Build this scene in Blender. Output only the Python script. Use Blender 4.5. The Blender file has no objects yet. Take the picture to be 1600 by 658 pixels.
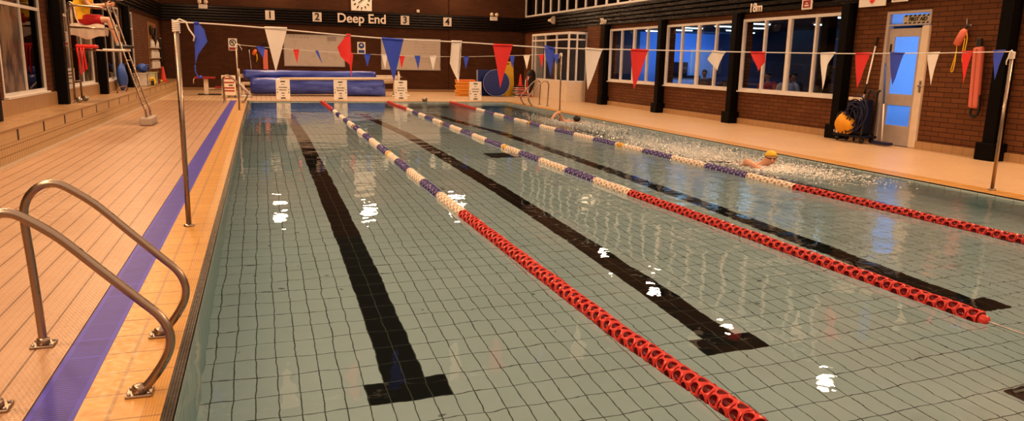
import bpy, bmesh, math, random
from mathutils import Vector, Matrix
random.seed(7)
PI = math.pi
SC = bpy.context.scene
COL = SC.collection
ROOTLOC = {}

# ------------------------------------------------------------------ materials
MATS = {}
def new_mat(name):
    m = bpy.data.materials.new(name); m.use_nodes = True
    nt = m.node_tree; nt.nodes.clear()
    return m, nt
class G:
    """tiny node-graph helper"""
    def __init__(s, nt): s.nt = nt
    def n(s, t, **kw):
        x = s.nt.nodes.new(t)
        for k, v in kw.items(): setattr(x, k, v)
        return x
    def put(s, sock, v):
        if hasattr(v, 'is_linked'): s.nt.links.new(v, sock)
        elif v is not None:
            if isinstance(v, (tuple, list)) and len(v) == 3 and sock.type == 'RGBA': v = (*v, 1)
            sock.default_value = v
    def m(s, op, a, b=None, c=None):
        x = s.n('ShaderNodeMath', operation=op)
        s.put(x.inputs[0], a)
        if b is not None: s.put(x.inputs[1], b)
        if c is not None: s.put(x.inputs[2], c)
        return x.outputs[0]
    def mix(s, f, a, b):
        x = s.n('ShaderNodeMix', data_type='RGBA')
        s.put(x.inputs['Factor'], f); s.put(x.inputs[6], a); s.put(x.inputs[7], b)
        return x.outputs[2]
    def xyz(s, gen='Object'):
        t = s.n('ShaderNodeTexCoord'); sp = s.n('ShaderNodeSeparateXYZ')
        s.nt.links.new(t.outputs[gen], sp.inputs[0])
        return t.outputs[gen], sp.outputs[0], sp.outputs[1], sp.outputs[2]
    def noise(s, vec, scale, detail=3, rough=.5):
        x = s.n('ShaderNodeTexNoise'); s.put(x.inputs['Vector'], vec)
        x.inputs['Scale'].default_value = scale; x.inputs['Detail'].default_value = detail; x.inputs['Roughness'].default_value = rough
        return x.outputs[0]
    def line(s, c, pitch, width, off=0.0):
        """1 on a joint line of the given width every pitch along c"""
        a = s.m('SUBTRACT', c, off); a = s.m('DIVIDE', a, pitch); a = s.m('FRACT', a)
        a = s.m('SUBTRACT', a, .5); a = s.m('ABSOLUTE', a)
        return s.m('GREATER_THAN', a, .5 - width / pitch / 2)
    def band(s, c, lo, hi):
        return s.m('MULTIPLY', s.m('GREATER_THAN', c, lo), s.m('LESS_THAN', c, hi))
    def ramp(s, f, stops):
        r = s.n('ShaderNodeValToRGB'); s.put(r.inputs[0], f)
        e = r.color_ramp.elements
        while len(e) < len(stops): e.new(.5)
        for q, (p, c) in zip(e, stops): q.position = p; q.color = (*c, 1)
        return r.outputs[0]
    def maprange(s, v, a, b, c, d):
        x = s.n('ShaderNodeMapRange'); s.put(x.inputs[0], v)
        for i, q in enumerate((a, b, c, d)): x.inputs[i + 1].default_value = q
        return x.outputs[0]
    def bump(s, h, strength=.4, dist=.01):
        b = s.n('ShaderNodeBump'); s.put(b.inputs['Height'], h)
        b.inputs['Strength'].default_value = strength; b.inputs['Distance'].default_value = dist
        return b.outputs[0]
    def pbr(s, col, rough=.5, metal=0, normal=None, spec=None, **kw):
        p = s.n('ShaderNodeBsdfPrincipled')
        s.put(p.inputs['Base Color'], col); s.put(p.inputs['Roughness'], rough); s.put(p.inputs['Metallic'], metal)
        if normal is not None: s.put(p.inputs['Normal'], normal)
        if spec is not None: p.inputs['Specular IOR Level'].default_value = spec
        for k, v in kw.items(): s.put(p.inputs[k], v)
        return p
    def out(s, sh, vol=None):
        o = s.n('ShaderNodeOutputMaterial')
        s.nt.links.new(sh.outputs[0] if hasattr(sh, 'outputs') else sh, o.inputs[0])
        if vol is not None: s.nt.links.new(vol, o.inputs[1])

def plain(name, col, rough=.5, metal=0, vary=.12, scale=9, spec=None, bump=0):
    """painted / plastic / metal surface with a little procedural variation"""
    if name in MATS: return MATS[name]
    m, nt = new_mat(name); g = G(nt)
    v, x, y, z = g.xyz(); f = g.noise(v, scale, 4)
    c = g.mix(f, tuple(max(0, q * (1 - vary)) for q in col), tuple(min(1, q * (1 + vary)) for q in col))
    nrm = g.bump(g.noise(v, scale * 6, 3), bump, .01) if bump else None
    r = g.maprange(f, .3, .7, max(.02, rough - .06), min(1, rough + .06))
    g.out(g.pbr(c, r, metal, nrm, spec)); MATS[name] = m
    return m
def emit(name, col, strength):
    m, nt = new_mat(name); g = G(nt)
    e = g.n('ShaderNodeEmission'); e.inputs[0].default_value = (*col, 1); e.inputs[1].default_value = strength
    g.out(e); MATS[name] = m; return m

def brick_mat(name, axis, c1, c2, mortar, rough=.75, bright=1.0, bw=.225, bh=.075):
    m, nt = new_mat(name); g = G(nt)
    v, x, y, z = g.xyz(); cb = g.n('ShaderNodeCombineXYZ')
    g.put(cb.inputs[0], x if axis == 'x' else y); g.put(cb.inputs[1], z)
    b = g.n('ShaderNodeTexBrick'); g.put(b.inputs['Vector'], cb.outputs[0])
    b.inputs['Color1'].default_value = (*c1, 1); b.inputs['Color2'].default_value = (*c2, 1); b.inputs['Mortar'].default_value = (*mortar, 1)
    b.inputs['Scale'].default_value = 1; b.inputs['Mortar Size'].default_value = .007; b.inputs['Mortar Smooth'].default_value = .2
    b.inputs['Brick Width'].default_value = bw; b.inputs['Row Height'].default_value = bh; b.inputs['Bias'].default_value = -.1
    n = g.noise(v, 1.3, 3); n2 = g.noise(v, 40, 2)
    c = g.mix(g.maprange(n, .3, .7, 0, .35), b.outputs[0], (c1[0] * .45, c1[1] * .4, c1[2] * .4))
    h = g.m('SUBTRACT', g.m('MULTIPLY', n2, .25), b.outputs[1])
    g.out(g.pbr(c, rough, 0, g.bump(h, .5, .008), .3)); return m

def build_mats():
    M = MATS
    # deck tiles, ribbed and studded, wet
    def deck(name, warm):
        m, nt = new_mat(name); g = G(nt); v, x, y, z = g.xyz()
        jx = g.line(x, .163, .012, -.745); jy = g.line(y, .25, .004)
        n = g.noise(v, 1.1, 4); n2 = g.noise(v, 9, 3)
        c = g.mix(g.maprange(n, .3, .7, 0, 1), warm[0], warm[1])
        c = g.mix(g.m('MULTIPLY', n2, .25), c, warm[2])
        c = g.mix(g.m('MULTIPLY', jy, .35), c, (.25, .13, .06))
        c = g.mix(g.m('MULTIPLY', g.m('GREATER_THAN', g.m('SINE', g.m('MULTIPLY', x, 2 * PI / .0408)), .55), .22), c, (.30, .16, .08)); c = g.mix(g.m('MULTIPLY', jx, .85), c, (.11, .05, .02))
        st = g.m('MULTIPLY', g.m('SINE', g.m('MULTIPLY', x, 2 * PI / .0204)), g.m('SINE', g.m('MULTIPLY', y, 2 * PI / .042)))
        st = g.m('MAXIMUM', st, 0)
        rough = g.maprange(n2, .35, .7, .30, .40)
        h = g.m('SUBTRACT', g.m('MULTIPLY', st, .5), g.m('MAXIMUM', jx, jy))
        g.out(g.pbr(c, rough, 0, g.bump(h, .55, .006), .5)); M[name] = m
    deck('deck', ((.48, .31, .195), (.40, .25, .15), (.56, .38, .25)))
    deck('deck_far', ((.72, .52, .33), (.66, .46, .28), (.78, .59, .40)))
    # coping: x measured from the pool edge via world x; two copies, one per side
    for side in ('l', 'r', 'f'):
        m, nt = new_mat('coping_' + side); g = G(nt); v, x, y, z = g.xyz()
        d = {'l': lambda: g.m('MULTIPLY', x, -1), 'r': lambda: g.m('SUBTRACT', x, 9.02), 'f': lambda: g.m('SUBTRACT', y, 26.41)}[side]()
        a = x if side == 'f' else y
        j = g.line(a, .257, .010, .15)
        j2 = g.m('MAXIMUM', g.band(d, .252, .268), g.m('MULTIPLY', g.band(d, .126, .132), .7))
        n = g.noise(v, 3, 4); n2 = g.noise(v, 30, 2)
        c = g.mix(g.maprange(n, .3, .7, 0, 1), (.56, .31, .085), (.48, .25, .06))
        c = g.mix(g.m('MULTIPLY', n2, .25), c, (.62, .40, .17))
        c = g.mix(g.m('MULTIPLY', j2, .8), c, (.33, .20, .10))
        c = g.mix(g.m('MULTIPLY', j, .85), c, (.20, .10, .04))
        rib = g.m('MULTIPLY', g.m('SINE', g.m('MULTIPLY', d, 2 * PI / .0125)), g.m('LESS_THAN', d, .126))
        c = g.mix(g.m('MULTIPLY', g.m('GREATER_THAN', rib, .3), .3), c, (.35, .18, .06))
        blk = g.m('LESS_THAN', d, .05 if side == 'l' else .018)
        c = g.mix(blk, c, g.mix(g.m('GREATER_THAN', rib, .5), (.004, .0035, .003), (.035, .026, .018)))
        h = g.m('SUBTRACT', g.m('MULTIPLY', rib, .4), g.m('MAXIMUM', j, j2))
        g.out(g.pbr(c, g.maprange(n2, .3, .7, .3, .5), 0, g.bump(h, .5, .005), .5)); M['coping_' + side] = m
    # purple-blue drain grating
    m, nt = new_mat('grating'); g = G(nt); v, x, y, z = g.xyz()
    sl = g.m('FRACT', g.m('DIVIDE', y, .021)); gap = g.m('GREATER_THAN', sl, .62)
    edge = g.m('GREATER_THAN', g.m('ABSOLUTE', g.m('ADD', x, .486)), .072)
    seg = g.line(y, .257, .012, .15)
    gap = g.m('MULTIPLY', gap, g.m('SUBTRACT', 1, g.m('MAXIMUM', edge, seg)))
    n = g.noise(v, 5, 4)
    c = g.mix(n, (.045, .042, .42), (.075, .07, .58))
    c = g.mix(g.m('MULTIPLY', gap, .85), c, (.02, .015, .06))
    rim = g.m('GREATER_THAN', g.m('ABSOLUTE', g.m('ADD', x, .486)), .094)
    c = g.mix(g.m('MULTIPLY', rim, .7), c, (.06, .04, .05))
    g.out(g.pbr(c, .45, 0, g.bump(g.m('MULTIPLY', gap, -1), .4, .004), .25)); M['grating'] = m
    # pool tiles with the black lane lines
    m, nt = new_mat('pool_floor'); g = G(nt); v, x, y, z = g.xyz()
    gx = g.line(x, .125, .007, 1.18); gy = g.line(y, .245, .007, 4.03)
    gr = g.m('MAXIMUM', gx, gy)
    lane = None
    for xc in (1.18, 3.43, 5.68, 7.93):
        a = g.m('ABSOLUTE', g.m('SUBTRACT', x, xc))
        s1 = g.m('MULTIPLY', g.m('LESS_THAN', a, .125), g.band(y, 4.03, 24.1))
        s2 = g.m('MULTIPLY', g.m('LESS_THAN', a, .25), g.m('MAXIMUM', g.band(y, 4.03, 4.275), g.band(y, 23.9, 24.15)))
        q = g.m('MAXIMUM', s1, s2); lane = q if lane is None else g.m('MAXIMUM', lane, q)
    brk = g.band(y, 16.58, 16.70)
    n = g.noise(v, .6, 3); n2 = g.noise(v, 16, 3)
    cell = g.n('ShaderNodeTexWhiteNoise', noise_dimensions='2D'); cb = g.n('ShaderNodeCombineXYZ')
    g.put(cb.inputs[0], g.m('FLOOR', g.m('DIVIDE', g.m('SUBTRACT', x, 1.18), .125))); g.put(cb.inputs[1], g.m('FLOOR', g.m('DIVIDE', g.m('SUBTRACT', y, 4.03), .245)))
    g.put(cell.inputs[0], cb.outputs[0])
    c = g.mix(g.maprange(n, .3, .7, 0, 1), (.92, .885, .87), (.80, .79, .78))
    c = g.mix(g.m('MULTIPLY', n2, .3), c, (.55, .6, .56))
    c = g.mix(g.m('MULTIPLY', cell.outputs[0], .22), c, (.6, .67, .64))
    stn = g.noise(v, 1.9, 5, .65); c = g.mix(g.m('MULTIPLY', g.maprange(stn, .56, .72, 0, .45), g.maprange(x, 3, 6, .2, 1)), c, (.42, .38, .33)); c = g.mix(g.maprange(g.noise(v, 6.5, 1), .77, .785, 0, .6), c, (.05, .045, .04)); c = g.mix(g.m('MULTIPLY', gr, .9), c, (.09, .085, .07))
    lc = g.mix(g.m('MULTIPLY', gr, .6), (.010, .009, .008), (.2, .18, .14))
    c = g.mix(lane, c, lc); c = g.mix(g.m('MULTIPLY', brk, .6), c, (.03, .03, .03))
    g.out(g.pbr(c, .5, 0, None, .2)); M['pool_floor'] = m
    for ax in 'xy':
        m, nt = new_mat('pool_wall_' + ax); g = G(nt); v, x, y, z = g.xyz()
        a = y if ax == 'x' else x
        gr = g.m('MAXIMUM', g.line(a, .245, .007, 4.03), g.line(z, .125, .007, -.06))
        n = g.noise(v, .8, 3)
        c = g.mix(n, (.58, .66, .64), (.48, .56, .55)); c = g.mix(g.m('MULTIPLY', gr, .8), c, (.12, .11, .10))
        g.out(g.pbr(c, .4, 0, None, .3)); M['pool_wall_' + ax] = m
    # water
    m, nt = new_mat('water'); g = G(nt); v, x, y, z = g.xyz()
    n1 = g.noise(v, 1.1, 2, .4); n2 = g.noise(v, 3.2, 2, .45); n3 = g.noise(v, 9, 2, .5); n4 = g.noise(v, 26, 2, .6)
    far = g.maprange(y, 9, 26, 0, 1)
    lane4 = g.m('MULTIPLY', g.maprange(x, 6.6, 7.5, 0, 1), g.m('MULTIPLY', g.maprange(y, 7.6, 10.2, .05, 1), g.maprange(y, 17.5, 20.5, 1, .35)))
    lane3 = g.m('MULTIPLY', g.maprange(x, 4.2, 6.5, 0, .28), g.maprange(y, 4, 9, .25, 1))
    turb = g.m('ADD', lane4, lane3)
    calm = g.m('ADD', g.m('MULTIPLY', n1, .0105), g.m('ADD', g.m('MULTIPLY', n2, .0040), g.m('MULTIPLY', n3, .0005)))
    rough = g.m('MULTIPLY', g.m('ADD', g.m('MULTIPLY', n2, .05), g.m('ADD', g.m('MULTIPLY', n3, .026), g.m('MULTIPLY', n4, .007))), turb)
    h = g.m('ADD', calm, rough)
    nb = g.bump(h, 1, 1.0)
    gl = g.n('ShaderNodeBsdfGlass'); gl.inputs['IOR'].default_value = 1.333; gl.inputs['Roughness'].default_value = 0
    gl.inputs['Color'].default_value = (1, 1, 1, 1); g.put(gl.inputs['Normal'], nb)
    va = g.n('ShaderNodeVolumeAbsorption'); va.inputs['Color'].default_value = (.22, .74, .88, 1); va.inputs['Density'].default_value = .23
    g.out(gl, va.outputs[0]); M['water'] = m
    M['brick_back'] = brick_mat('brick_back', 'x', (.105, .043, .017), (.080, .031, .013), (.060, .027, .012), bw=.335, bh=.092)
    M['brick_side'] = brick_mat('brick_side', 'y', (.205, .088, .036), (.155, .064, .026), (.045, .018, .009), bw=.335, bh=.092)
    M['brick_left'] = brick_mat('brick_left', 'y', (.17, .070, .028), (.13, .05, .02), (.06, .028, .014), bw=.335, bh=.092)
    # plinth tiles
    m, nt = new_mat('plinth'); g = G(nt); v, x, y, z = g.xyz()
    gr = g.m('MAXIMUM', g.line(y, .105, .010), g.line(z, .105, .010, .13))
    acc = g.m('MULTIPLY', g.line(y, 1.325, .085, 11.87), g.band(z, .285, .44))
    cap = g.m('GREATER_THAN', z, .285)
    gr = g.m('MULTIPLY', gr, g.maprange(cap, 0, 1, 1, .15))
    n = g.noise(v, 2, 4)
    c = g.mix(n, (.66, .48, .28), (.56, .39, .21)); c = g.mix(g.m('MULTIPLY', gr, .85), c, (.16, .09, .04))
    c = g.mix(g.m('MULTIPLY', g.band(z, .275, .29), .4), c, (.25, .15, .07))
    c = g.mix(acc, c, (.012, .01, .01))
    g.out(g.pbr(c, .45, 0, g.bump(g.m('MULTIPLY', gr, -1), .3, .004), .3)); M['plinth'] = m
    m, nt = new_mat('plinth_top'); g = G(nt); v, x, y, z = g.xyz()
    n = g.noise(v, 1.2, 4); n2 = g.noise(v, 14, 3)
    c = g.mix(n, (.42, .26, .13), (.30, .18, .09)); c = g.mix(g.m('MULTIPLY', n2, .3), c, (.5, .34, .18))
    g.out(g.pbr(c, g.maprange(n, .3, .7, .25, .5), 0, None, .5)); M['plinth_top'] = m
    m, nt = new_mat('skirt_tile'); g = G(nt); v, x, y, z = g.xyz()
    gr = g.line(y, .22, .008); n = g.noise(v, 4, 3)
    c = g.mix(n, (.52, .34, .18), (.42, .26, .13)); c = g.mix(g.m('MULTIPLY', gr, .7), c, (.2, .12, .06))
    g.out(g.pbr(c, .4)); M['skirt_tile'] = m
    # black glossy boards
    m, nt = new_mat('fascia'); g = G(nt); v, x, y, z = g.xyz()
    mp = g.n('ShaderNodeMapping'); g.put(mp.inputs[0], v); mp.inputs['Scale'].default_value = (.35, .35, 6)
    n = g.noise(mp.outputs[0], 7, 4)
    c = g.mix(n, (.007, .004, .003), (.018, .010, .006))
    g.out(g.pbr(c, g.maprange(n, .3, .7, .16, .30), 0, g.bump(n, .12, .01), .3)); M['fascia'] = m
    m, nt = new_mat('fascia_rough'); g = G(nt); v, x, y, z = g.xyz()
    mp = g.n('ShaderNodeMapping'); g.put(mp.inputs[0], v); mp.inputs['Scale'].default_value = (1, .8, 5)
    n = g.noise(mp.outputs[0], 6, 5, .6)
    c = g.mix(n, (.006, .004, .003), (.018, .011, .007))
    g.out(g.pbr(c, g.maprange(n, .3, .7, .22, .4), 0, g.bump(n, .7, .03), .16)); M['fascia_rough'] = m
    # lighter pocket glass
    for nm, tint, gl_ in (('glass', (.92, .95, 1), 1.5), ('glass_dark', (.20, .18, .16), 1.22)):
        m, nt = new_mat(nm); g = G(nt)
        geo = g.n('ShaderNodeNewGeometry'); fr = g.n('ShaderNodeFresnel'); g.put(fr.inputs[0], g.maprange(geo.outputs['Backfacing'], 0, 1, gl_, 1 / gl_))
        tr = g.n('ShaderNodeBsdfTransparent'); tr.inputs[0].default_value = (*tint, 1)
        go = g.n('ShaderNodeBsdfGlossy'); go.inputs['Roughness'].default_value = .02
        mx = g.n('ShaderNodeMixShader'); nt.links.new(fr.outputs[0], mx.inputs[0]); nt.links.new(tr.outputs[0], mx.inputs[1]); nt.links.new(go.outputs[0], mx.inputs[2])
        g.out(mx); M[nm] = m
    # obscured window glass with soft smears (the left hand windows)
    m, nt = new_mat('glass_smear'); g = G(nt); v, x, y, z = g.xyz()
    mp = g.n('ShaderNodeMapping'); g.put(mp.inputs[0], v); mp.inputs['Scale'].default_value = (1, 1.5, .8)
    n = g.noise(mp.outputs[0], 1.7, 3)
    c = g.ramp(n, [(.42, (.02, .013, .008)), (.56, (.20, .14, .08)), (.75, (.28, .2, .12))])
    g.out(g.pbr(c, .25, 0, None, .5)); M['glass_smear'] = m
    m, nt = new_mat('frosted'); g = G(nt); v, x, y, z = g.xyz()
    n = g.noise(v, 60, 2)
    tl = g.n('ShaderNodeBsdfTranslucent'); tl.inputs[0].default_value = (.75, .85, 1, 1); g.put(tl.inputs['Normal'], g.bump(n, .5, .01))
    go = g.n('ShaderNodeBsdfGlossy'); go.inputs['Roughness'].default_value = .3
    mx = g.n('ShaderNodeMixShader'); mx.inputs[0].default_value = .06
    nt.links.new(tl.outputs[0], mx.inputs[1]); nt.links.new(go.outputs[0], mx.inputs[2]); g.out(mx); M['frosted'] = m
    # brushed steel
    m, nt = new_mat('steel'); g = G(nt); v, x, y, z = g.xyz()
    n = g.noise(v, 30, 3); n2 = g.noise(v, 3, 3)
    c = g.mix(n2, (.44, .36, .30), (.34, .27, .22))
    g.out(g.pbr(c, g.maprange(n, .3, .7, .26, .38), 1, None)); M['steel'] = m
    # pool-cover sheeting
    m, nt = new_mat('cover'); g = G(nt); v, x, y, z = g.xyz()
    mp = g.n('ShaderNodeMapping'); g.put(mp.inputs[0], v); mp.inputs['Scale'].default_value = (.5, 2, 3)
    n = g.noise(mp.outputs[0], 2.2, 3)
    c = g.mix(g.maprange(n, .35, .7, 0, 1), (.03, .05, .32), (.12, .18, .62))
    g.out(g.pbr(c, g.maprange(n, .3, .7, .28, .45), 0, g.bump(n, .7, .05), .5)); M['cover'] = m
    P = plain
    P('white_paint', (.78, .74, .70), .4); P('cream', (.78, .66, .52), .45); P('black_paint', (.005, .004, .0035), .5, spec=.12)
    P('board', (.52, .47, .42), .3, vary=.06, scale=3); P('sign_white', (.82, .78, .72), .4, vary=.04); P('ink', (.02, .018, .016), .5); P('ink_red', (.35, .03, .03), .5)
    P('sign_blue', (.03, .07, .28), .45); P('letter', (.80, .72, .64), .4, vary=.04); P('numplate', (.74, .66, .58), .4, vary=.04)
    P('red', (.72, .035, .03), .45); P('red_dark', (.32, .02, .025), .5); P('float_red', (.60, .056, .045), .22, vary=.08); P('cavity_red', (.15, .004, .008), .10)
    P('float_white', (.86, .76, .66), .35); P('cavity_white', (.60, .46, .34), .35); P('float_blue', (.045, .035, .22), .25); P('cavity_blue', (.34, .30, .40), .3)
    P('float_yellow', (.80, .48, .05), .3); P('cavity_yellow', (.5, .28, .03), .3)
    P('flag_white', (.92, .86, .80), .6, vary=.05); P('flag_red', (.80, .05, .05), .6, vary=.1); P('flag_blue', (.055, .11, .66), .6, vary=.1)
    P('rope', (.82, .76, .70), .7); P('yellow', (.80, .52, .04), .5); P('yellow_shirt', (.80, .52, .03), .75, bump=.2); P('shorts_red', (.45, .02, .025), .75, bump=.2)
    P('skin', (.66, .36, .24), .5, vary=.08); P('skin_dark', (.46, .24, .16), .5, vary=.08); P('hair', (.015, .011, .009), .5); P('shoe', (.012, .011, .011), .5)
    P('towel', (.72, .60, .50), .85, bump=.4); P('orange', (.80, .20, .04), .45); P('stack_yellow', (.82, .42, .07), .5); P('mat_blue', (.012, .03, .19), .42)
    P('mat_trim', (.30, .34, .5), .4); P('mat_yellow', (.74, .46, .03), .45); P('cone_red', (.62, .05, .02), .5); P('plastic_clear', (.62, .58, .52), .25)
    P('bag_blue', (.05, .12, .42), .6, bump=.3); P('navy', (.008, .010, .024), .5, spec=.3); P('hose_blue', (.012, .017, .07), .4); P('tarp_yellow', (.72, .34, .02), .55, bump=.3)
    P('tube_pink', (.74, .21, .15), .5, vary=.06); P('grey_metal', (.42, .40, .38), .35, 1); P('concrete', (.42, .36, .31), .8, bump=.3); P('wood', (.26, .13, .05), .6)
    P('cafe_wall', (.26, .45, .80), .8, vary=.05); P('cafe_dark', (.035, .04, .06), .6); P('cafe_floor', (.06, .06, .08), .5); P('cafe_ceiling', (.16, .15, .16), .8)
    P('cafe_counter', (.5, .58, .7), .5); P('cloth_grey', (.45, .47, .52), .8); P('cloth_red', (.42, .03, .05), .8); P('cloth_black', (.02, .02, .025), .8); P('cloth_brown', (.12, .07, .05), .8)
    P('foam', (.92, .88, .84), .15, spec=.8); P('paper', (.7, .66, .6), .7); P('door_paint', (.50, .44, .40), .45); P('drain_black', (.012, .012, .012), .6); P('rim', (.8, .75, .7), .4)
    emit('flood_lens', (1, .78, .50), 80); emit('tube_light', (.55, .85, 1), 7)
build_mats()
M = MATS

# ------------------------------------------------------------------ mesh helpers
class MB:
    def __init__(s): s.v = []; s.f = []; s.mi = []; s.sm = []
    def add(s, vs, fs, mi=0, smooth=False):
        o = len(s.v); s.v += [tuple(q) for q in vs]
        for f in fs: s.f.append(tuple(i + o for i in f)); s.mi.append(mi); s.sm.append(smooth)
        return s
    def box(s, x0, x1, y0, y1, z0, z1, mi=0, mat=None, bev=0):
        if bev:
            bm = bmesh.new(); bmesh.ops.create_cube(bm, size=1)
            bmesh.ops.scale(bm, vec=(x1 - x0, y1 - y0, z1 - z0), verts=bm.verts); bmesh.ops.translate(bm, vec=((x0 + x1) / 2, (y0 + y1) / 2, (z0 + z1) / 2), verts=bm.verts)
            bmesh.ops.bevel(bm, geom=bm.edges[:], offset=bev, segments=2, affect='EDGES', profile=.5)
            bm.verts.index_update(); vs = [v.co.copy() for v in bm.verts]; fs = [[v.index for v in f.verts] for f in bm.faces]; bm.free()
            if mat is not None: vs = [mat @ q for q in vs]
            return s.add(vs, fs, mi)
        vs = [Vector(q) for q in ((x0, y0, z0), (x1, y0, z0), (x1, y1, z0), (x0, y1, z0), (x0, y0, z1), (x1, y0, z1), (x1, y1, z1), (x0, y1, z1))]
        if mat is not None: vs = [mat @ q for q in vs]
        return s.add(vs, [(0, 3, 2, 1), (4, 5, 6, 7), (0, 1, 5, 4), (1, 2, 6, 5), (2, 3, 7, 6), (3, 0, 4, 7)], mi)
    def tube(s, pts, r, seg=10, mi=0, cap=True, closed=False):
        pts = [Vector(p) for p in pts]; n = len(pts); rs = r if isinstance(r, (list, tuple)) else [r] * n
        vs = []; prev = None
        for i, p in enumerate(pts):
            if closed: t = pts[(i + 1) % n] - pts[i - 1]
            else: t = (pts[min(i + 1, n - 1)] - pts[max(i - 1, 0)])
            t.normalize()
            if prev is None:
                a = Vector((0, 0, 1)) if abs(t.z) < .9 else Vector((1, 0, 0)); u = t.cross(a).normalized()
            else: u = (prev - t * prev.dot(t)).normalized()
            w = t.cross(u); prev = u
            for k in range(seg): a = 2 * PI * k / seg; vs.append(p + (u * math.cos(a) + w * math.sin(a)) * rs[i])
        fs = []
        for i in range(n if closed else n - 1):
            j = (i + 1) % n
            for k in range(seg): k2 = (k + 1) % seg; fs.append((i * seg + k, i * seg + k2, j * seg + k2, j * seg + k))
        if cap and not closed: fs.append(tuple(range(seg))[::-1]); fs.append(tuple((n - 1) * seg + k for k in range(seg)))
        return s.add(vs, fs, mi, True)
    def lathe(s, prof, c=(0, 0, 0), axis='z', seg=24, mi=0, mat=None):
        vs = []; n = len(prof)
        for r, h in prof:
            for k in range(seg):
                a = 2 * PI * k / seg; p = (r * math.cos(a), r * math.sin(a), h)
                p = {'z': p, 'y': (p[0], p[2], p[1]), 'x': (p[2], p[0], p[1])}[axis]
                q = Vector(p)
                if mat is not None: q = mat @ q
                vs.append(q + Vector(c))
        fs = []
        for i in range(n - 1):
            for k in range(seg): k2 = (k + 1) % seg; fs.append((i * seg + k, i * seg + k2, (i + 1) * seg + k2, (i + 1) * seg + k))
        fs.append(tuple(range(seg))[::-1]); fs.append(tuple((n - 1) * seg + k for k in range(seg)))
        return s.add(vs, fs, mi, True)
    def prism(s, poly, d, mi=0, smooth=False):
        """poly: 3-D points of a planar outline; extruded by vector d"""
        n = len(poly); d = Vector(d); vs = [Vector(p) for p in poly] + [Vector(p) + d for p in poly]
        fs = [tuple(range(n))[::-1], tuple(range(n, 2 * n))] + [(i, (i + 1) % n, (i + 1) % n + n, i + n) for i in range(n)]
        return s.add(vs, fs, mi, smooth)
    def ball(s, c, rx, ry=None, rz=None, seg=14, ring=9, mi=0, fn=None):
        ry = ry or rx; rz = rz or rx; vs = [Vector((0, 0, -rz))]
        for i in range(1, ring):
            t = -PI / 2 + PI * i / ring
            for k in range(seg): a = 2 * PI * k / seg; vs.append(Vector((rx * math.cos(t) * math.cos(a), ry * math.cos(t) * math.sin(a), rz * math.sin(t))))
        vs.append(Vector((0, 0, rz)))
        if fn: vs = [fn(q) for q in vs]
        fs = [(0, 1 + (k + 1) % seg, 1 + k) for k in range(seg)]
        for i in range(ring - 2):
            for k in range(seg): k2 = (k + 1) % seg; a = 1 + i * seg; fs.append((a + k, a + k2, a + seg + k2, a + seg + k))
        L = len(vs) - 1; a = 1 + (ring - 2) * seg
        fs += [(a + k, a + (k + 1) % seg, L) for k in range(seg)]
        return s.add([q + Vector(c) for q in vs], fs, mi, True)
    def mesh(s, name, mats, off=(0, 0, 0)):
        me = bpy.data.meshes.new(name); o = Vector(off)
        me.from_pydata([tuple(Vector(q) - o) for q in s.v], [], s.f)
        for m in (mats if isinstance(mats, (list, tuple)) else [mats]): me.materials.append(M[m] if isinstance(m, str) else m)
        for p, mi, sm in zip(me.polygons, s.mi, s.sm): p.material_index = mi; p.use_smooth = sm
        me.update(); return me
    def build(s, name, mats, parent=None, label=None):
        off = ROOTLOC.get(parent.name, (0, 0, 0)) if parent else (0, 0, 0)
        o = bpy.data.objects.new(name, s.mesh(name, mats, off)); COL.objects.link(o)
        if parent: o.parent = parent; ROOTLOC[o.name] = off
        if label: o['label'] = label
        return o
def recalc(o):
    bm = bmesh.new(); bm.from_mesh(o.data); bmesh.ops.recalc_face_normals(bm, faces=bm.faces[:]); bm.to_mesh(o.data); bm.free()
def tag(o, label=None, cat=None, group=None, kind=None):
    if label: o['label'] = label
    if cat: o['category'] = cat
    if group: o['group'] = group
    if kind: o['kind'] = kind
    return o
def thing(name, label, cat, loc=(0, 0, 0), group=None):
    o = bpy.data.objects.new(name, None); o.empty_display_size = .1; COL.objects.link(o); o.location = loc
    ROOTLOC[o.name] = tuple(loc); return tag(o, label, cat, group)
def struct(o): o['kind'] = 'structure'; return o
def dup(root, delta, label=None, group=None, rotz=None):
    r = root.copy(); COL.objects.link(r); r.location = Vector(root.location) + Vector(delta)
    if rotz is not None: r.rotation_euler = (0, 0, rotz)
    if label: r['label'] = label
    if group: r['group'] = group
    for ch in list(root.children):
        c = ch.copy(); COL.objects.link(c); c.parent = r
        for gch in list(ch.children):
            d = gch.copy(); COL.objects.link(d); d.parent = c
    return r
def RX(a): return Matrix.Rotation(a, 4, 'X')
def RY(a): return Matrix.Rotation(a, 4, 'Y')
def RZ(a): return Matrix.Rotation(a, 4, 'Z')
FACE_BACK = RX(PI / 2)                                   # text on a wall that looks towards -y
FACE_RIGHT = Matrix(((0, 0, -1, 0), (-1, 0, 0, 0), (0, 1, 0, 0), (0, 0, 0, 1)))   # on a wall that looks towards -x
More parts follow.
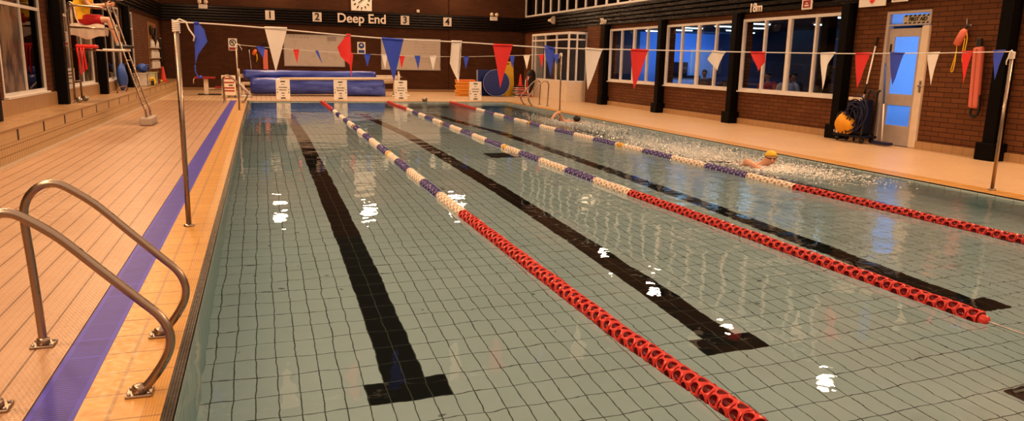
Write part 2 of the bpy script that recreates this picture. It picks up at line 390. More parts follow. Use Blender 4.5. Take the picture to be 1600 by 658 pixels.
def text(name, s, size, mat, loc, face, parent=None, align='CENTER', depth=.008, shear=0, sx=1.0):
    cu = bpy.data.curves.new(name, 'FONT'); cu.body = s; cu.size = size; cu.extrude = depth; cu.align_x = align; cu.align_y = 'CENTER'; cu.shear = shear; cu.offset = size * .018
    o = bpy.data.objects.new(name, cu); COL.objects.link(o)
    dg = bpy.context.evaluated_depsgraph_get(); dg.update()
    me = bpy.data.meshes.new_from_object(o.evaluated_get(dg)); bpy.data.objects.remove(o); bpy.data.curves.remove(cu)
    off = Vector(ROOTLOC.get(parent.name, (0, 0, 0))) if parent else Vector()
    me.transform(Matrix.Translation(Vector(loc) - off) @ face @ Matrix.Diagonal((sx, 1, 1, 1)))
    me.materials.clear(); me.materials.append(M[mat])
    o = bpy.data.objects.new(name, me); COL.objects.link(o)
    if parent: o.parent = parent; ROOTLOC[o.name] = tuple(off)
    return o
def skinned(name, verts, edges, radii, mat, parent=None, root=0, sub=2, fn=None):
    """one continuous tapered body grown from a skeleton"""
    me = bpy.data.meshes.new(name); me.from_pydata(verts, edges, []); o = bpy.data.objects.new(name, me); COL.objects.link(o)
    sk = o.modifiers.new('s', 'SKIN'); sk.use_smooth_shade = True
    for i, r in enumerate(radii):
        d = me.skin_vertices[0].data[i]; d.radius = r if isinstance(r, tuple) else (r, r); d.use_root = (i == root)
    ss = o.modifiers.new('b', 'SUBSURF'); ss.levels = sub; ss.render_levels = sub
    dg = bpy.context.evaluated_depsgraph_get(); dg.update()
    m2 = bpy.data.meshes.new_from_object(o.evaluated_get(dg)); bpy.data.objects.remove(o); bpy.data.meshes.remove(me)
    off = Vector(ROOTLOC.get(parent.name, (0, 0, 0))) if parent else Vector()
    if fn:
        for v in m2.vertices: v.co = fn(v.co)
    for v in m2.vertices: v.co = v.co - off
    for p in m2.polygons: p.use_smooth = True
    m2.materials.clear(); m2.materials.append(M[mat])
    o = bpy.data.objects.new(name, m2); COL.objects.link(o)
    if parent: o.parent = parent; ROOTLOC[o.name] = tuple(off)
    return o
def chain(V, E, R, pts, radii, start=None):
    """append a chain of joints to a skeleton; returns last index"""
    last = start
    for p, r in zip(pts, radii):
        V.append(tuple(p)); R.append(r); i = len(V) - 1
        if last is not None: E.append((last, i))
        last = i
    return last
def lerp_path(pts, v):
    for (a, b) in zip(pts, pts[1:]):
        lo, hi = sorted((a[1], b[1]))
        if lo <= v <= hi: t = (v - a[1]) / (b[1] - a[1]); return a[0] + (b[0] - a[0]) * t
    return pts[0][0] if v > pts[0][1] else pts[-1][0]
def smooth_path(pts, n=6):
    """Catmull-Rom through 3-D points"""
    P = [Vector(p) for p in pts]; out = []
    for i in range(len(P) - 1):
        p0 = P[max(i - 1, 0)]; p1 = P[i]; p2 = P[i + 1]; p3 = P[min(i + 2, len(P) - 1)]
        for k in range(n):
            t = k / n; out.append(.5 * ((2 * p1) + (p2 - p0) * t + (2 * p0 - 5 * p1 + 4 * p2 - p3) * t * t + (3 * p1 - p0 - 3 * p2 + p3) * t ** 3))
    out.append(P[-1]); return out

# ------------------------------------------------------------------ camera
F = 1160.669; RV = Vector((.9487386, -.3153064, .0218388)); UV = Vector((.0420393, .1943726, .9800265)); FV = Vector((.3132536, .9288709, -.1976641))
cam = bpy.data.cameras.new('camera'); co = bpy.data.objects.new('camera', cam); COL.objects.link(co)
cam.sensor_width = 36; cam.lens = F / 1600 * 36; cam.clip_start = .05; cam.clip_end = 200
mw = Matrix.Identity(4)
for i in range(3): mw[i][0] = RV[i]; mw[i][1] = UV[i]; mw[i][2] = -FV[i]
mw.translation = (.41122, 0, 1.50669); co.matrix_world = mw; SC.camera = co

# ------------------------------------------------------------------ world and lamps
w = bpy.data.worlds.new('world'); SC.world = w; w.use_nodes = True
wg = G(w.node_tree); wbg = w.node_tree.nodes['Background']
wv, wx, wy, wz = wg.xyz('Generated')          # dark low down to keep water reflections dim, warm light from overhead
up_ = wg.maprange(wz, .47, .64, 0, 1); back_fill = wg.m('MULTIPLY', wg.m('MULTIPLY', wg.maprange(wy, -.05, -.35, 0, .95), wg.maprange(wz, .0, .1, 0, 1)), 1)  # unseen glow behind the camera, added to brighten surfaces facing it
w.node_tree.links.new(wg.mix(wg.m('MAXIMUM', up_, back_fill), (.045, .027, .016), (1, .665, .445)), wbg.inputs[0]); wbg.inputs[1].default_value = .93
SC.view_settings.view_transform = 'Standard'; SC.view_settings.look = 'Medium High Contrast'; SC.view_settings.exposure = 0
SC.cycles.use_denoising = True; SC.cycles.sample_clamp_indirect = 4; SC.cycles.max_bounces = 10
def area(name, loc, to, sx, sy, power, col):
    l = bpy.data.lights.new(name, 'AREA'); l.shape = 'RECTANGLE'; l.size = sx; l.size_y = sy; l.energy = power; l.color = col
    o = bpy.data.objects.new(name, l); COL.objects.link(o); o.location = loc
    o.rotation_euler = (Vector(to) - Vector(loc)).to_track_quat('-Z', 'Y').to_euler(); return o
WARM = (1, .62, .35)
for y in (.3, 4.44, 8.57, 12.7, 16.9, 21.0, 25.1): area('wall_lamp', (-3.1, y, 5.4), (1.5, y + .0, 0), .6, .4, 150, WARM)
for y in (1.0, 4.5, 8.5, 12.5, 16.1, 20.3, 23.9): area('wall_lamp', (12.1, y, 5.35), (7.5, y, 0), .5, .35, 150, WARM)
for x in (1.0, 4.9, 9.0): area('wall_lamp', (x, 34.0, 5.4), (x, 28, 0), .6, .4, 120, WARM)
area('cafe_fill', (15.2, 19.2, 2.62), (15.2, 19.2, 0), 3.2, 10, 38, (.30, .55, 1)); area('cafe_fill', (16.3, 25.2, 2.6), (16.5, 27, 1.1), 3.0, .8, 60, (.20, .45, 1))  # soft blue fills added beside the strip lights; the second brightens the far wall
area('first_aid_lamp', (13.9, 11.6, 1.6), (12.5, 11.7, 1.5), 1.6, 2.2, 26, (.20, .45, 1))

# ------------------------------------------------------------------ setting: decks, pool, walls
L0, L1, W = 1.9, 26.41, 9.02          # pool near end, far end, width
WZ = -.03                              # water level
def slab(name, x0, x1, y0, y1, z0, z1, mat): return struct(MB().box(x0, x1, y0, y1, z0, z1).build(name, mat))
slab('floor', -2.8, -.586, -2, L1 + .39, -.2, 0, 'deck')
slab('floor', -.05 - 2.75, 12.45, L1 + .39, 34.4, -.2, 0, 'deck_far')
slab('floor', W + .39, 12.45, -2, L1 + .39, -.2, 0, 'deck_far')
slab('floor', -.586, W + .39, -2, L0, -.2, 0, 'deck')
slab('trim_1', -.387, 0, L0, L1 + .39, -.02, .0005, 'coping_l')
slab('trim_2', W, W + .39, L0, L1 + .39, -.012, .0005, 'coping_r')
slab('trim_3', 0, W, L1, L1 + .39, -.012, .0005, 'coping_f')
slab('trim_4', -.586, -.387, L0, L1 + .39, -.2, -.004, 'grating')
# dark drainage joint along the right hand coping
prof = [(L0, -.98), (10, -1.0), (16.6, -1.12), (23.5, -2.8), (L1, -2.8)]
mb = MB(); mb.add([(x, y, z + WZ) for y, z in prof for x in (0, W)], [(2 * i, 2 * i + 1, 2 * i + 3, 2 * i + 2) for i in range(4)]); struct(mb.build('floor_pool', 'pool_floor'))
for nm, x in (('wall_pool_left', 0), ('wall_pool_right', W)):
    mb = MB(); n = len(prof); mb.add([(x, y, z + WZ) for y, z in prof] + [(x, y, -.002) for y, z in prof], [(i, i + 1, n + i + 1, n + i) for i in range(n - 1)]); struct(mb.build(nm, 'pool_wall_x'))
struct(MB().add([(0, L1, -2.85), (W, L1, -2.85), (W, L1, -.002), (0, L1, -.002)], [(0, 1, 2, 3)]).build('wall_pool_far', 'pool_wall_y'))
struct(MB().add([(0, L0, -1.05), (W, L0, -1.05), (W, L0, -.002), (0, L0, -.002)], [(0, 1, 2, 3)]).build('wall_pool_near', 'pool_wall_y'))
# the water body: its skin lies just behind the tiles
def water():
    e = .012; ys = [L0 - e, 10, 16.6, 23.5, L1 + e]; bz = [-1.08, -1.1, -1.25, -2.95, -2.95]
    v = []; 
    for y, z in zip(ys, bz): v += [(-e, y, z), (W + e, y, z), (W + e, y, WZ), (-e, y, WZ)]
    f = []
    for i in range(4):
        a, b = 4 * i, 4 * i + 4
        for k in range(4): k2 = (k + 1) % 4; f.append((a + k, a + k2, b + k2, b + k))
    f.append((0, 3, 2, 1)); f.append((16, 17, 18, 19))
    o = MB().add(v, f).build('pool_water', 'water'); recalc(o)
    tag(o, 'clear rippled water filling the whole swimming pool', 'water', kind='stuff')
water()

# left plinth and wall
XL = -3.45
struct(MB().box(XL, -2.8, -2, 34.4, -.1, .44).build('trim_5', 'plinth'))
struct(MB().box(XL, -2.78, -2, 34.4, .44, .47).build('trim_6', 'plinth_top'))
struct(MB().box(-2.8, -2.76, -2, 34.4, 0, .03).build('baseboard_left', 'cream'))
struct(MB().box(XL, XL + .06, -2, 30, .47, .72).build('trim_7', 'skirt_tile'))
mb = MB(); mb.box(XL - .3, XL, -2, 34.7, -.1, .74); mb.box(XL - .3, XL, -2, 34.7, 2.78, 6.5)
LW = [(4.9, 7.9), (9.1, 12.2), (13.78, 16.3), (17.3, 20.75), (21.45, 24.75), (25.5, 27.2)]
ye = [-2] + [q for a in LW for q in a] + [34.7]
for i in range(0, len(ye), 2): mb.box(XL - .3, XL, ye[i], ye[i + 1], .74, 2.78)
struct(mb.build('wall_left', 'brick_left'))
def window_x(n, X, y0, y1, z0, z1, bars, transoms, glass, fw=.055, barw=None, sill=True, dirn=1):
    """window in a wall of constant x, frame bars at the given y; each light its own pane"""
    o = thing('window_%d' % n, None, None, (X, (y0 + y1) / 2, z0)); struct(o)
    d0, d1 = X - .05, X + .03
    mb = MB(); mb.box(d0, d1, y0, y0 + fw, z0, z1); mb.box(d0, d1, y1 - fw, y1, z0, z1); mb.box(d0, d1, y0 + fw, y1 - fw, z0, z0 + fw); mb.box(d0, d1, y0 + fw, y1 - fw, z1 - fw, z1)
    for k, b in enumerate(bars):
        bw = barw[k] if barw else fw * .7
        mb.box(d0, d1, b - bw / 2, b + bw / 2, z0 + fw, z1 - fw)
    for t in transoms: mb.box(d0 + .004, d1 - .004, y0 + fw, y1 - fw, t - fw / 2, t + fw / 2)
    mb.build('window_frame', 'white_paint', o)
    if sill: MB().box(min(X, X - .09 * dirn), max(X, X - .09 * dirn), y0 - .02, y1 + .02, z0 - .035, z0).build('sill', 'white_paint', o)
    ys = [y0 + fw] + list(bars) + [y1 - fw]; zs = [z0 + fw] + list(transoms) + [z1 - fw]
    k = 0
    for a, b in zip(ys, ys[1:]):
        for c, d in zip(zs, zs[1:]):
            g = glass[k % len(glass)] if isinstance(glass, list) else glass; k += 1
            MB().add([(X, a, c), (X, b, c), (X, b, d), (X, a, d)], [(0, 1, 2, 3)]).build('pane', g, o)
    return o
wn = 1
lbars = [[5.9, 6.9], [10.1, 11.15], [15.08], [18.4, 19.6], [22.5, 23.6], [26.3]]
for (a, b), bars in zip(LW, lbars):
    window_x(wn, XL - .02, a, b, .76, 2.76, bars, [2.24], ['glass_smear', 'glass_dark', 'glass_dark', 'glass_dark'], dirn=-1); wn += 1
slab('sky_block_left', XL - 1.4, XL - .3, -2, 34.7, 3.2, 3.3, 'cafe_dark')  # unseen slab added to keep sky light off the dark backing
# dark outside behind left windows
slab('wall_outside', XL - 1.4, XL - 1.3, -2, 34.7, -.1, 3.2, 'cafe_dark')
# boarded fascias; ribs are real
def fascia_profile(z0, z1, d, n):
    pts = []
    h = (z1 - z0) / n
    for i in range(n):
        z = z0 + i * h
        pts += [(d * .55, z + .0), (d, z + h * .18), (d, z + h * .82), (d * .55, z + h)]
    return pts
def fascia(name, mat, a, b, fixed, axis, sgn, z0=2.83, z1=3.5, d=.12, n=6):
    P = fascia_profile(z0, z1, d, n); mb = MB(); v = []
    for t in (a, b):
        for q, z in P + [(0, z1), (0, z0)]:
            off = fixed + sgn * q
            v.append((t, off, z) if axis == 'x' else (off, t, z))
    m = len(P) + 2
    mb.add(v, [(i, (i + 1) % m, m + (i + 1) % m, m + i) for i in range(m)] + [tuple(range(m))[::-1], tuple(range(m, 2 * m))])
    o = mb.build(name, mat); recalc(o); return struct(o)
YB, XR = 34.4, 12.45
fascia('trim_8', 'fascia', XL, XR, YB, 'x', -1, d=.10)
fascia('trim_9', 'fascia', -2, YB - .1, XL, 'y', 1, d=.14)
fascia('trim_10', 'fascia_rough', -2, YB - .1, XR, 'y', -1, d=.14, n=5)
# back wall with a shallow pier step at the right
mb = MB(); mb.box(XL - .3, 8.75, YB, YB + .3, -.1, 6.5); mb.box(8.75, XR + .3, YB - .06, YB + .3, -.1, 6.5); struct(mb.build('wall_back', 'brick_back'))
struct(MB().box(-2.8, XR, YB - .08, YB - .06, 0, .12).build('baseboard_back', 'skirt_tile'))
# right wall
RW = [(13.34, 17.0), (17.32, 20.9), (21.2, 24.92)]
DOOR = (11.2, 12.26, 2.63)
mb = MB(); x0, x1 = XR, XR + .25
mb.box(x0, x1, -2, DOOR[0], -.1, 6.5); mb.box(x0, x1, DOOR[0], DOOR[1], DOOR[2], 6.5); mb.box(x0, x1, DOOR[1], RW[0][0], -.1, 6.5)
mb.box(x0, x1, RW[0][0], 27, -.1, .87); mb.box(x0, x1, RW[0][0], YB, 2.7, 3.52)
for a, b in ((RW[0][1], RW[1][0]), (RW[1][1], RW[2][0]), (RW[2][1], 26.3)): mb.box(x0, x1, a, b, .87, 2.7)
mb.box(x0, x1, 31.0, YB, -.1, 2.7); mb.box(x0, x1, RW[0][0], YB, 5.2, 6.5)
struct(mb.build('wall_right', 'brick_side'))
struct(MB().box(XR - .05, XR, -2, DOOR[0] - .02, 0, .15).build('baseboard_right', 'skirt_tile'))
struct(MB().box(XR - .05, XR, DOOR[1] + .02, 26.4, 0, .15).build('baseboard_right_far', 'skirt_tile'))
for (a, b) in RW:
    c = (a + b) / 2
    window_x(wn, XR - .02, a, b, .87, 2.69, [a + (b - a) * .25, c, a + (b - a) * .75], [], 'glass', fw=.07, barw=[.06, .11, .06]); wn += 1
# clerestory above the right fascia
cb = [y for y in [14.3 + .93 * k for k in range(21)]]
window_x(wn, XR + .02, RW[0][0], YB - .1, 3.52, 5.2, cb, [], 'glass_dark', fw=.07, barw=[.085] * len(cb), sill=False); wn += 1
slab('ceiling_outside_right', XR + .25, XR + 1.7, 13.2, YB, 5.4, 5.5, 'cafe_dark')
slab('wall_outside_right', XR + 1.6, XR + 1.7, 13.2, YB, 3.4, 5.4, 'cafe_dark')

# ------------------------------------------------------------------ black steel columns
def column(name, label, x, y, z0, z1, w_, base, group, tilt=0):
    t = thing(name, label, 'column', (x, y, z0), group)
    MB().box(x - w_ / 2, x + w_ / 2, y - w_ / 2, y + w_ / 2, z0, z1, bev=.01).build('shaft', 'black_paint', t)
    if base: MB().box(x - .17, x + .15, y - .18, y + .18, z0, z0 + .3, bev=.015).build('base_block', 'black_paint', t)
    return t
LC = {8.57: 'black column on the tiled plinth, the one nearest the camera', 12.7: 'black column on the tiled plinth before the first tall window', 16.9: 'black column on the tiled plinth next to the lifeguard chair legs',
      21.03: 'black column on the tiled plinth behind the lifeguard chair', 25.12: 'black column on the tiled plinth beside the clear storage boxes'}
for y, lb in LC.items(): column('support_column', lb, -3.31, y, .47, 2.85, .2, False, 'columns along the tiled plinth')
RC = {9.5: 'black column with base block beside the long pink rescue tube', 13.2: 'black column with base block next to the cleaning trolley', 17.15: 'black column with base block between the two nearer cafe windows',
      21.05: 'black column with base block between the two farther cafe windows', 25.1: 'black column with base block beside the narrow brick pier'}
for y, lb in RC.items(): column('support_column', lb, 12.31, y, 0, 2.85, .22, True, 'columns along the cafe wall')
# brick pier next to the booth
struct(MB().box(12.25, XR, 25.5, 26.6, 0, 2.83).build('wall_pier', 'brick_side'))

# ------------------------------------------------------------------ glazed booth in the far right corner
def booth():
    t = thing('glazed_booth', 'white framed glazed booth with pale lower panels in the corner', 'booth', (11.65, 27, 0))
    X0, Y0, Y1, Z1, ZS = 11.65, 27.0, 31.1, 2.62, .74
    MB().box(X0, X0 + .06, Y0, Y1, 0, ZS).build('lower_panel', 'cream', t); MB().box(X0 + .06, XR, Y0, Y0 + .06, 0, ZS).build('lower_panel', 'cream', t)
    MB().box(X0, XR, Y1 - .06, Y1, 0, Z1).build('end_panel', 'white_paint', t); MB().box(X0, XR, Y0, Y1, Z1, Z1 + .03).build('roof_panel', 'white_paint', t)
    mb = MB()
    for y in (27.03, 28.28, 29.53, 30.68, 31.05): mb.box(X0 - .005, X0 + .065, y - .03, y + .03, ZS, Z1)
    for z in (ZS + .03, 2.36, Z1 - .03): mb.box(X0 - .003, X0 + .063, Y0, Y1, z - .03, z + .03)
    for x in (11.68, 12.02, 12.42): mb.box(x - .03, x + .03, Y0 - .005, Y0 + .065, ZS, Z1)
    for z in (ZS + .03, 2.36, Z1 - .03): mb.box(X0, XR, Y0 - .003, Y0 + .063, z - .03, z + .03)
    mb.build('frame', 'white_paint', t)
    ys = [27.05, 28.28, 29.53, 30.68, 31.05]
    for a, b in zip(ys, ys[1:]):
        MB().add([(X0 + .03, a, ZS), (X0 + .03, b, ZS), (X0 + .03, b, Z1), (X0 + .03, a, Z1)], [(0, 1, 2, 3)]).build('pane', 'glass', t)
    for a, b in ((11.68, 12.02), (12.02, 12.42)):
        MB().add([(a, Y0 + .03, ZS), (b, Y0 + .03, ZS), (b, Y0 + .03, Z1), (a, Y0 + .03, Z1)], [(0, 1, 2, 3)]).build('pane', 'glass', t)
    MB().box(X0 + .5, X0 + .53, Y0 + .1, Y1 - .1, 0.01, 2.5).build('back_panel', 'cafe_dark', t)
booth()

# ------------------------------------------------------------------ back wall fittings
yb = YB - .11
for s, x, lb in (('1', .89, 'white square number plate reading 1 above lane one'), ('2', 2.84, 'white square number plate reading 2 left of the lettering'), ('3', 6.68, 'white square number plate reading 3 right of the lettering'), ('4', 8.64, 'white square number plate reading 4 on the black fascia')):
    t = thing('number_plate', lb, 'sign', (x, yb, 3.18), 'lane number plates')
    MB().box(x - .19, x + .19, yb - .02, yb, 2.99, 3.38).build('plate', 'numplate', t); text('numeral', s, .42, 'ink', (x, yb - .026, 3.185), FACE_BACK, t)
    t.children[1].data.update()
t = text('wall_lettering', 'Deep End', .55, 'letter', (4.76, yb - .02, 3.17), FACE_BACK, depth=.02, sx=.98); tag(t, 'large white Deep End lettering on the black fascia', 'lettering')
# clock
t = thing('wall_clock', 'square white wall clock on the bricks above the lettering', 'clock', (4.76, YB, 3.95))
MB().box(4.31, 5.22, YB - .07, YB, 3.52, 4.42, bev=.01).build('face', 'sign_white', t)
for k in range(12): a = k * PI / 6; cx, cz = 4.765 + .33 * math.sin(a), 3.97 + .33 * math.cos(a); MB().box(-.025, .025, -.008, 0, -.05, .05, mat=Matrix.Translation((cx, YB - .072, cz)) @ RY(a)).build('hour_mark', 'ink', t)
MB().box(-.012, .012, -.01, 0, -.04, .27, mat=Matrix.Translation((4.765, YB - .08, 3.97)) @ RY(.9)).build('minute_hand', 'ink', t)
MB().box(-.018, .018, -.01, 0, -.03, .17, mat=Matrix.Translation((4.765, YB - .082, 3.97)) @ RY(-2.2)).build('hour_hand', 'ink', t)
# whiteboards
for x0, x1, z0, z1, lb in ((1.4, 4.0, 1.06, 2.43, 'pale whiteboard on the back wall nearer the left corner'), (5.6, 8.34, .98, 2.40, 'pale whiteboard with faint writing, nearer the round blue mat')):
    t = thing('whiteboard', lb, 'whiteboard', ((x0 + x1) / 2, YB, z0))
    MB().box(x0, x1, YB - .03, YB, z0, z1).build('writing_surface', 'board', t)
    mb = MB(); fwd = YB - .045
    for a, b, c, d in ((x0 + .035, x1 - .035, z0, z0 + .035), (x0 + .035, x1 - .035, z1 - .035, z1), (x0, x0 + .035, z0, z1), (x1 - .035, x1, z0, z1)): mb.box(a, b, fwd, YB - .001, c, d)
    mb.build('frame', 'grey_metal', t)
    mb = MB(); random.seed(int(x0 * 10))
    if x0 < 3: rows = [(z1 - .14, x0 + .25, x0 + 1.0, .05)]; mb.box(x1 - .75, x1 - .35, YB - .034, YB - .03, z1 - .25, z1 - .06)
    else: rows = [(z1 - .25 - .13 * k, x0 + 1.5, x1 - .15, .02) for k in range(7)]
    for z, a, b, h in rows:
        x = a
        while x < b: l = random.uniform(.05, .16); mb.box(x, x + l, YB - .033, YB - .03, z, z + h * random.uniform(.4, 1)); x += l + .05
    mb.build('marker_lettering', plain('marker', (.34, .30, .28), .5), t)
def disc_ring(mb, c, r0, r1, face, mi, seg=28, th=.004):
    vs = []
    for k in range(seg):
        a = 2 * PI * k / seg
        for r in (r0, r1): vs.append(Matrix.Translation(c) @ face @ Vector((r * math.cos(a), r * math.sin(a), th)))
    mb.add(vs, [(2 * k, 2 * k + 1, (2 * k + 3) % (2 * seg), (2 * k + 2) % (2 * seg)) for k in range(seg)], mi)
def disc(mb, c, r, face, mi, seg=28, th=.003):
    mb.add([Matrix.Translation(c) @ face @ Vector((r * math.cos(2 * PI * k / seg), r * math.sin(2 * PI * k / seg), th)) for k in range(seg)], [tuple(range(seg))], mi)
def quad(mb, c, face, x0, x1, z0, z1, mi, th=.004):
    mb.add([Matrix.Translation(c) @ face @ Vector((x, z, th)) for x, z in ((x0, z0), (x1, z0), (x1, z1), (x0, z1))], [(0, 1, 2, 3)], mi)
def poly2(mb, c, face, pts, mi, th=.005):
    mb.add([Matrix.Translation(c) @ face @ Vector((x, z, th)) for x, z in pts], [tuple(range(len(pts)))], mi)
# prohibition sign left, mandatory sign middle
t = thing('warning_sign', 'white prohibition sign with black ring and red strip on back bricks', 'sign', (-.66, YB, 1.92))
MB().box(-.84, -.48, YB - .02, YB, 1.67, 2.18).build('plate', 'sign_white', t)
mb = MB(); c = (-.66, YB - .021, 2.0); disc_ring(mb, c, .10, .135, FACE_BACK, 0); quad(mb, c, FACE_BACK @ RZ(-PI / 4), -.11, .11, -.015, .015, 0); disc(mb, (c[0] + .01, c[1], c[2] + .05), .025, FACE_BACK, 0); poly2(mb, c, FACE_BACK, [(-.06, .03), (.03, .0), (.05, -.06), (.02, -.07), (0, -.02), (-.07, -.01)], 0)
mb.build('pictogram', 'ink', t)
mb = MB(); quad(mb, (-.66, YB - .021, 1.75), FACE_BACK, -.15, .15, -.05, .05, 0); mb.build('red_strip', 'ink_red', t)
t = thing('warning_sign', 'white sign with round blue symbol between the two whiteboards', 'sign', (4.73, YB, 1.92))
MB().box(4.55, 4.91, YB - .02, YB, 1.67, 2.18).build('plate', 'sign_white', t)
mb = MB(); disc(mb, (4.73, YB - .021, 2.02), .13, FACE_BACK, 0); quad(mb, (4.73, YB - .021, 1.77), FACE_BACK, -.13, .13, -.07, .06, 0); mb.build('blue_symbol', 'sign_blue', t)
mb = MB(); quad(mb, (4.73, YB - .026, 2.03), FACE_BACK, -.06, .06, -.02, .01, 0); disc(mb, (4.73, YB - .026, 2.06), .03, FACE_BACK, 0); mb.build('white_mark', 'sign_white', t)
# alarm box and twin emergency lamps
def twin_lamp(x, y, z, lb, face=1):
    t = thing('emergency_light', lb, 'light', (x, y, z))
    MB().box(x - .17, x + .17, y - .12, y, z - .18, z + .0, bev=.015).build('housing', 'sign_white', t)
    for s in (-1, 1): MB().lathe([(.02, 0), (.075, -.02), (.085, -.1), (.06, -.12)], (x + s * .12, y - .06, z + .09), 'y', 16).build('lamp_head', 'cream', t)
twin_lamp(-1.74, YB - .1, 3.52, 'white emergency light over the left end of the back fascia'); twin_lamp(10.85, YB - .1, 3.5, 'white twin headed emergency light over the right end of the back fascia')
t = thing('junction_box', 'small white electrical box on the bricks above number four', 'box', (7.3, YB, 3.62)); MB().box(7.24, 7.36, YB - .06, YB, 3.56, 3.68).build('body', 'sign_white', t); MB().box(7.29, 7.31, YB - .065, YB - .06, 3.58, 3.66).build('cover', 'cream', t)
t = thing('emergency_light', 'small white light box on the fascia over the lifeguard', 'light', (-3.24, 23.5, 3.0)); MB().box(-3.3, -3.14, 23.3, 23.75, 2.9, 3.12, bev=.02).build('housing', 'sign_white', t); MB().box(-3.15, -3.12, 23.35, 23.7, 2.93, 3.04).build('diffuser', 'cream', t)
# rescue tube, throw bag and pole hung on the back wall
t = thing('rescue_tube', 'pink rescue tube with black strap hanging left of the whiteboard', 'rescue tube', (.62, YB, 1.5))
MB().box(.52, .74, YB - .12, YB - .02, .9, 1.75, bev=.04).build('float', 'tube_pink', t); MB().tube([(.54, YB - .08, 1.7), (.50, YB - .08, 1.95), (.62, YB - .08, 2.08), (.74, YB - .08, 1.95), (.72, YB - .08, 1.0)], .022, 8).build('strap', 'ink', t)
t = thing('throw_bag', 'small orange throw bag with yellow cord on the back wall', 'bag', (.22, YB, 1.6))
MB().lathe([(.02, .14), (.07, .1), (.085, -.02), (.07, -.12), (.02, -.14)], (.2, YB - .09, 1.62), 'z', 14, mat=RY(.5)).build('bag', 'orange', t); MB().tube([(.26, YB - .05, 1.6), (.29, YB - .05, 1.4), (.27, YB - .05, 1.22), (.31, YB - .05, 1.35), (.29, YB - .05, 1.55)], .016, 6).build('cord', 'yellow', t)
t = thing('reaching_pole', 'thin pale pole standing against the back wall beside the throw bag', 'pole', (.1, YB - .05, .13)); MB().tube([(.1, YB - .1, .0), (-.02, YB - .08, 1.75)], .018, 8).build('shaft', 'grey_metal', t); MB().tube([(-.02, YB - .08, 1.75), (-.025, YB - .08, 1.87)], .026, 8).build('grip', 'ink', t)
# loudspeaker on the right fascia
t = thing('loudspeaker', 'cream horn loudspeaker on the black fascia above the booth', 'loudspeaker', (12.3, 30.4, 3.22))
MB().lathe([(.05, 0), (.06, -.12), (.16, -.3), (.17, -.32), (.12, -.3)], (12.12, 30.4, 3.22), 'y', 20, mat=RZ(.35)).build('horn', 'cream', t); MB().box(12.12, 12.32, 30.3, 30.42, 3.17, 3.27).build('bracket', 'grey_metal', t)
text('distance_lettering', '20m', .30, 'letter', (12.29, 25.35, 2.98), FACE_RIGHT, depth=.01); tag(bpy.data.objects['distance_lettering'], 'white 20m lettering on the black fascia', 'lettering')
o = text('distance_lettering', '18m', .30, 'letter', (12.29, 16.4, 2.94), FACE_RIGHT, depth=.01); tag(o, 'white 18m lettering on the black fascia', 'lettering')
# flood lights seen only in the water
FL = [(1.0, YB - .25, 5.55, 'x'), (4.9, YB - .25, 5.55, 'x'), (9.3, YB - .25, 5.55, 'x')] + [(XR - .25, y, 5.4, 'y') for y in (23.9, 20.3, 16.1, 12.5)]
fl_lab = ['above lane number one', 'above the wall clock', 'above the pier step', 'over the brick pier', 'over the farther cafe windows', 'over the nearest cafe window', 'over the first aid door']
for (x, y, z, ax), lb in zip(FL, fl_lab):
    t = thing('flood_light', 'black floodlight high on the wall ' + lb, 'light', (x, y, z), 'wall floodlights')
    if ax == 'x': R_ = Matrix.Translation((x, y, z)) @ RX(-.5)
    else: R_ = Matrix.Translation((x, y, z)) @ RZ(-PI / 2) @ RX(-.5)
    MB().box(-.26, .26, -.0, .14, -.18, .18, mat=R_).build('housing', 'black_paint', t); MB().box(-.22, .22, -.012, -.002, -.14, .14, mat=R_).build('lens', 'flood_lens', t)

# ------------------------------------------------------------------ flag poles, flag lines
def pole(x, y, h, lb, knot):
    t = thing('flag_pole', lb, 'pole', (x, y, 0), 'backstroke flag poles')
    MB().tube([(x, y, .0), (x, y, h)], .022, 12).build('shaft', 'steel', t)
    MB().lathe([(.045, 0), (.045, .012), (.03, .02)], (x, y, 0), 'z', 16).build('floor_socket', 'steel', t)
    mb = MB(); pts = []
    for k in range(40): a = k * .9; pts.append((x + .026 * math.cos(a), y + .026 * math.sin(a), h - .09 + .1 * k / 40))
    mb.tube(pts, .009, 6)
    if knot: mb.tube([(x, y, h), (x + knot * .03, y, h + .02), (x + knot * .08, y, h - .0), (x + knot * .10, y, h - .06), (x + knot * .14, y, h - .12), (x + knot * .13, y, h - .16)], .008, 6)
    mb.build('rope_knot', 'rope', t)
pole(-.2516, 7.03, 1.77, 'tall steel flag pole at the left pool edge nearer the camera', 1); pole(9.334, 7.03, 1.75, 'tall steel flag pole at the right edge before the pink rescue tube', -.6)
pole(-.19, 22.03, 1.78, 'thin steel flag pole on the left before the pool cover', 1); pole(9.36, 22.03, 1.76, 'thin steel flag pole on the right before the glazed booth', -.6)
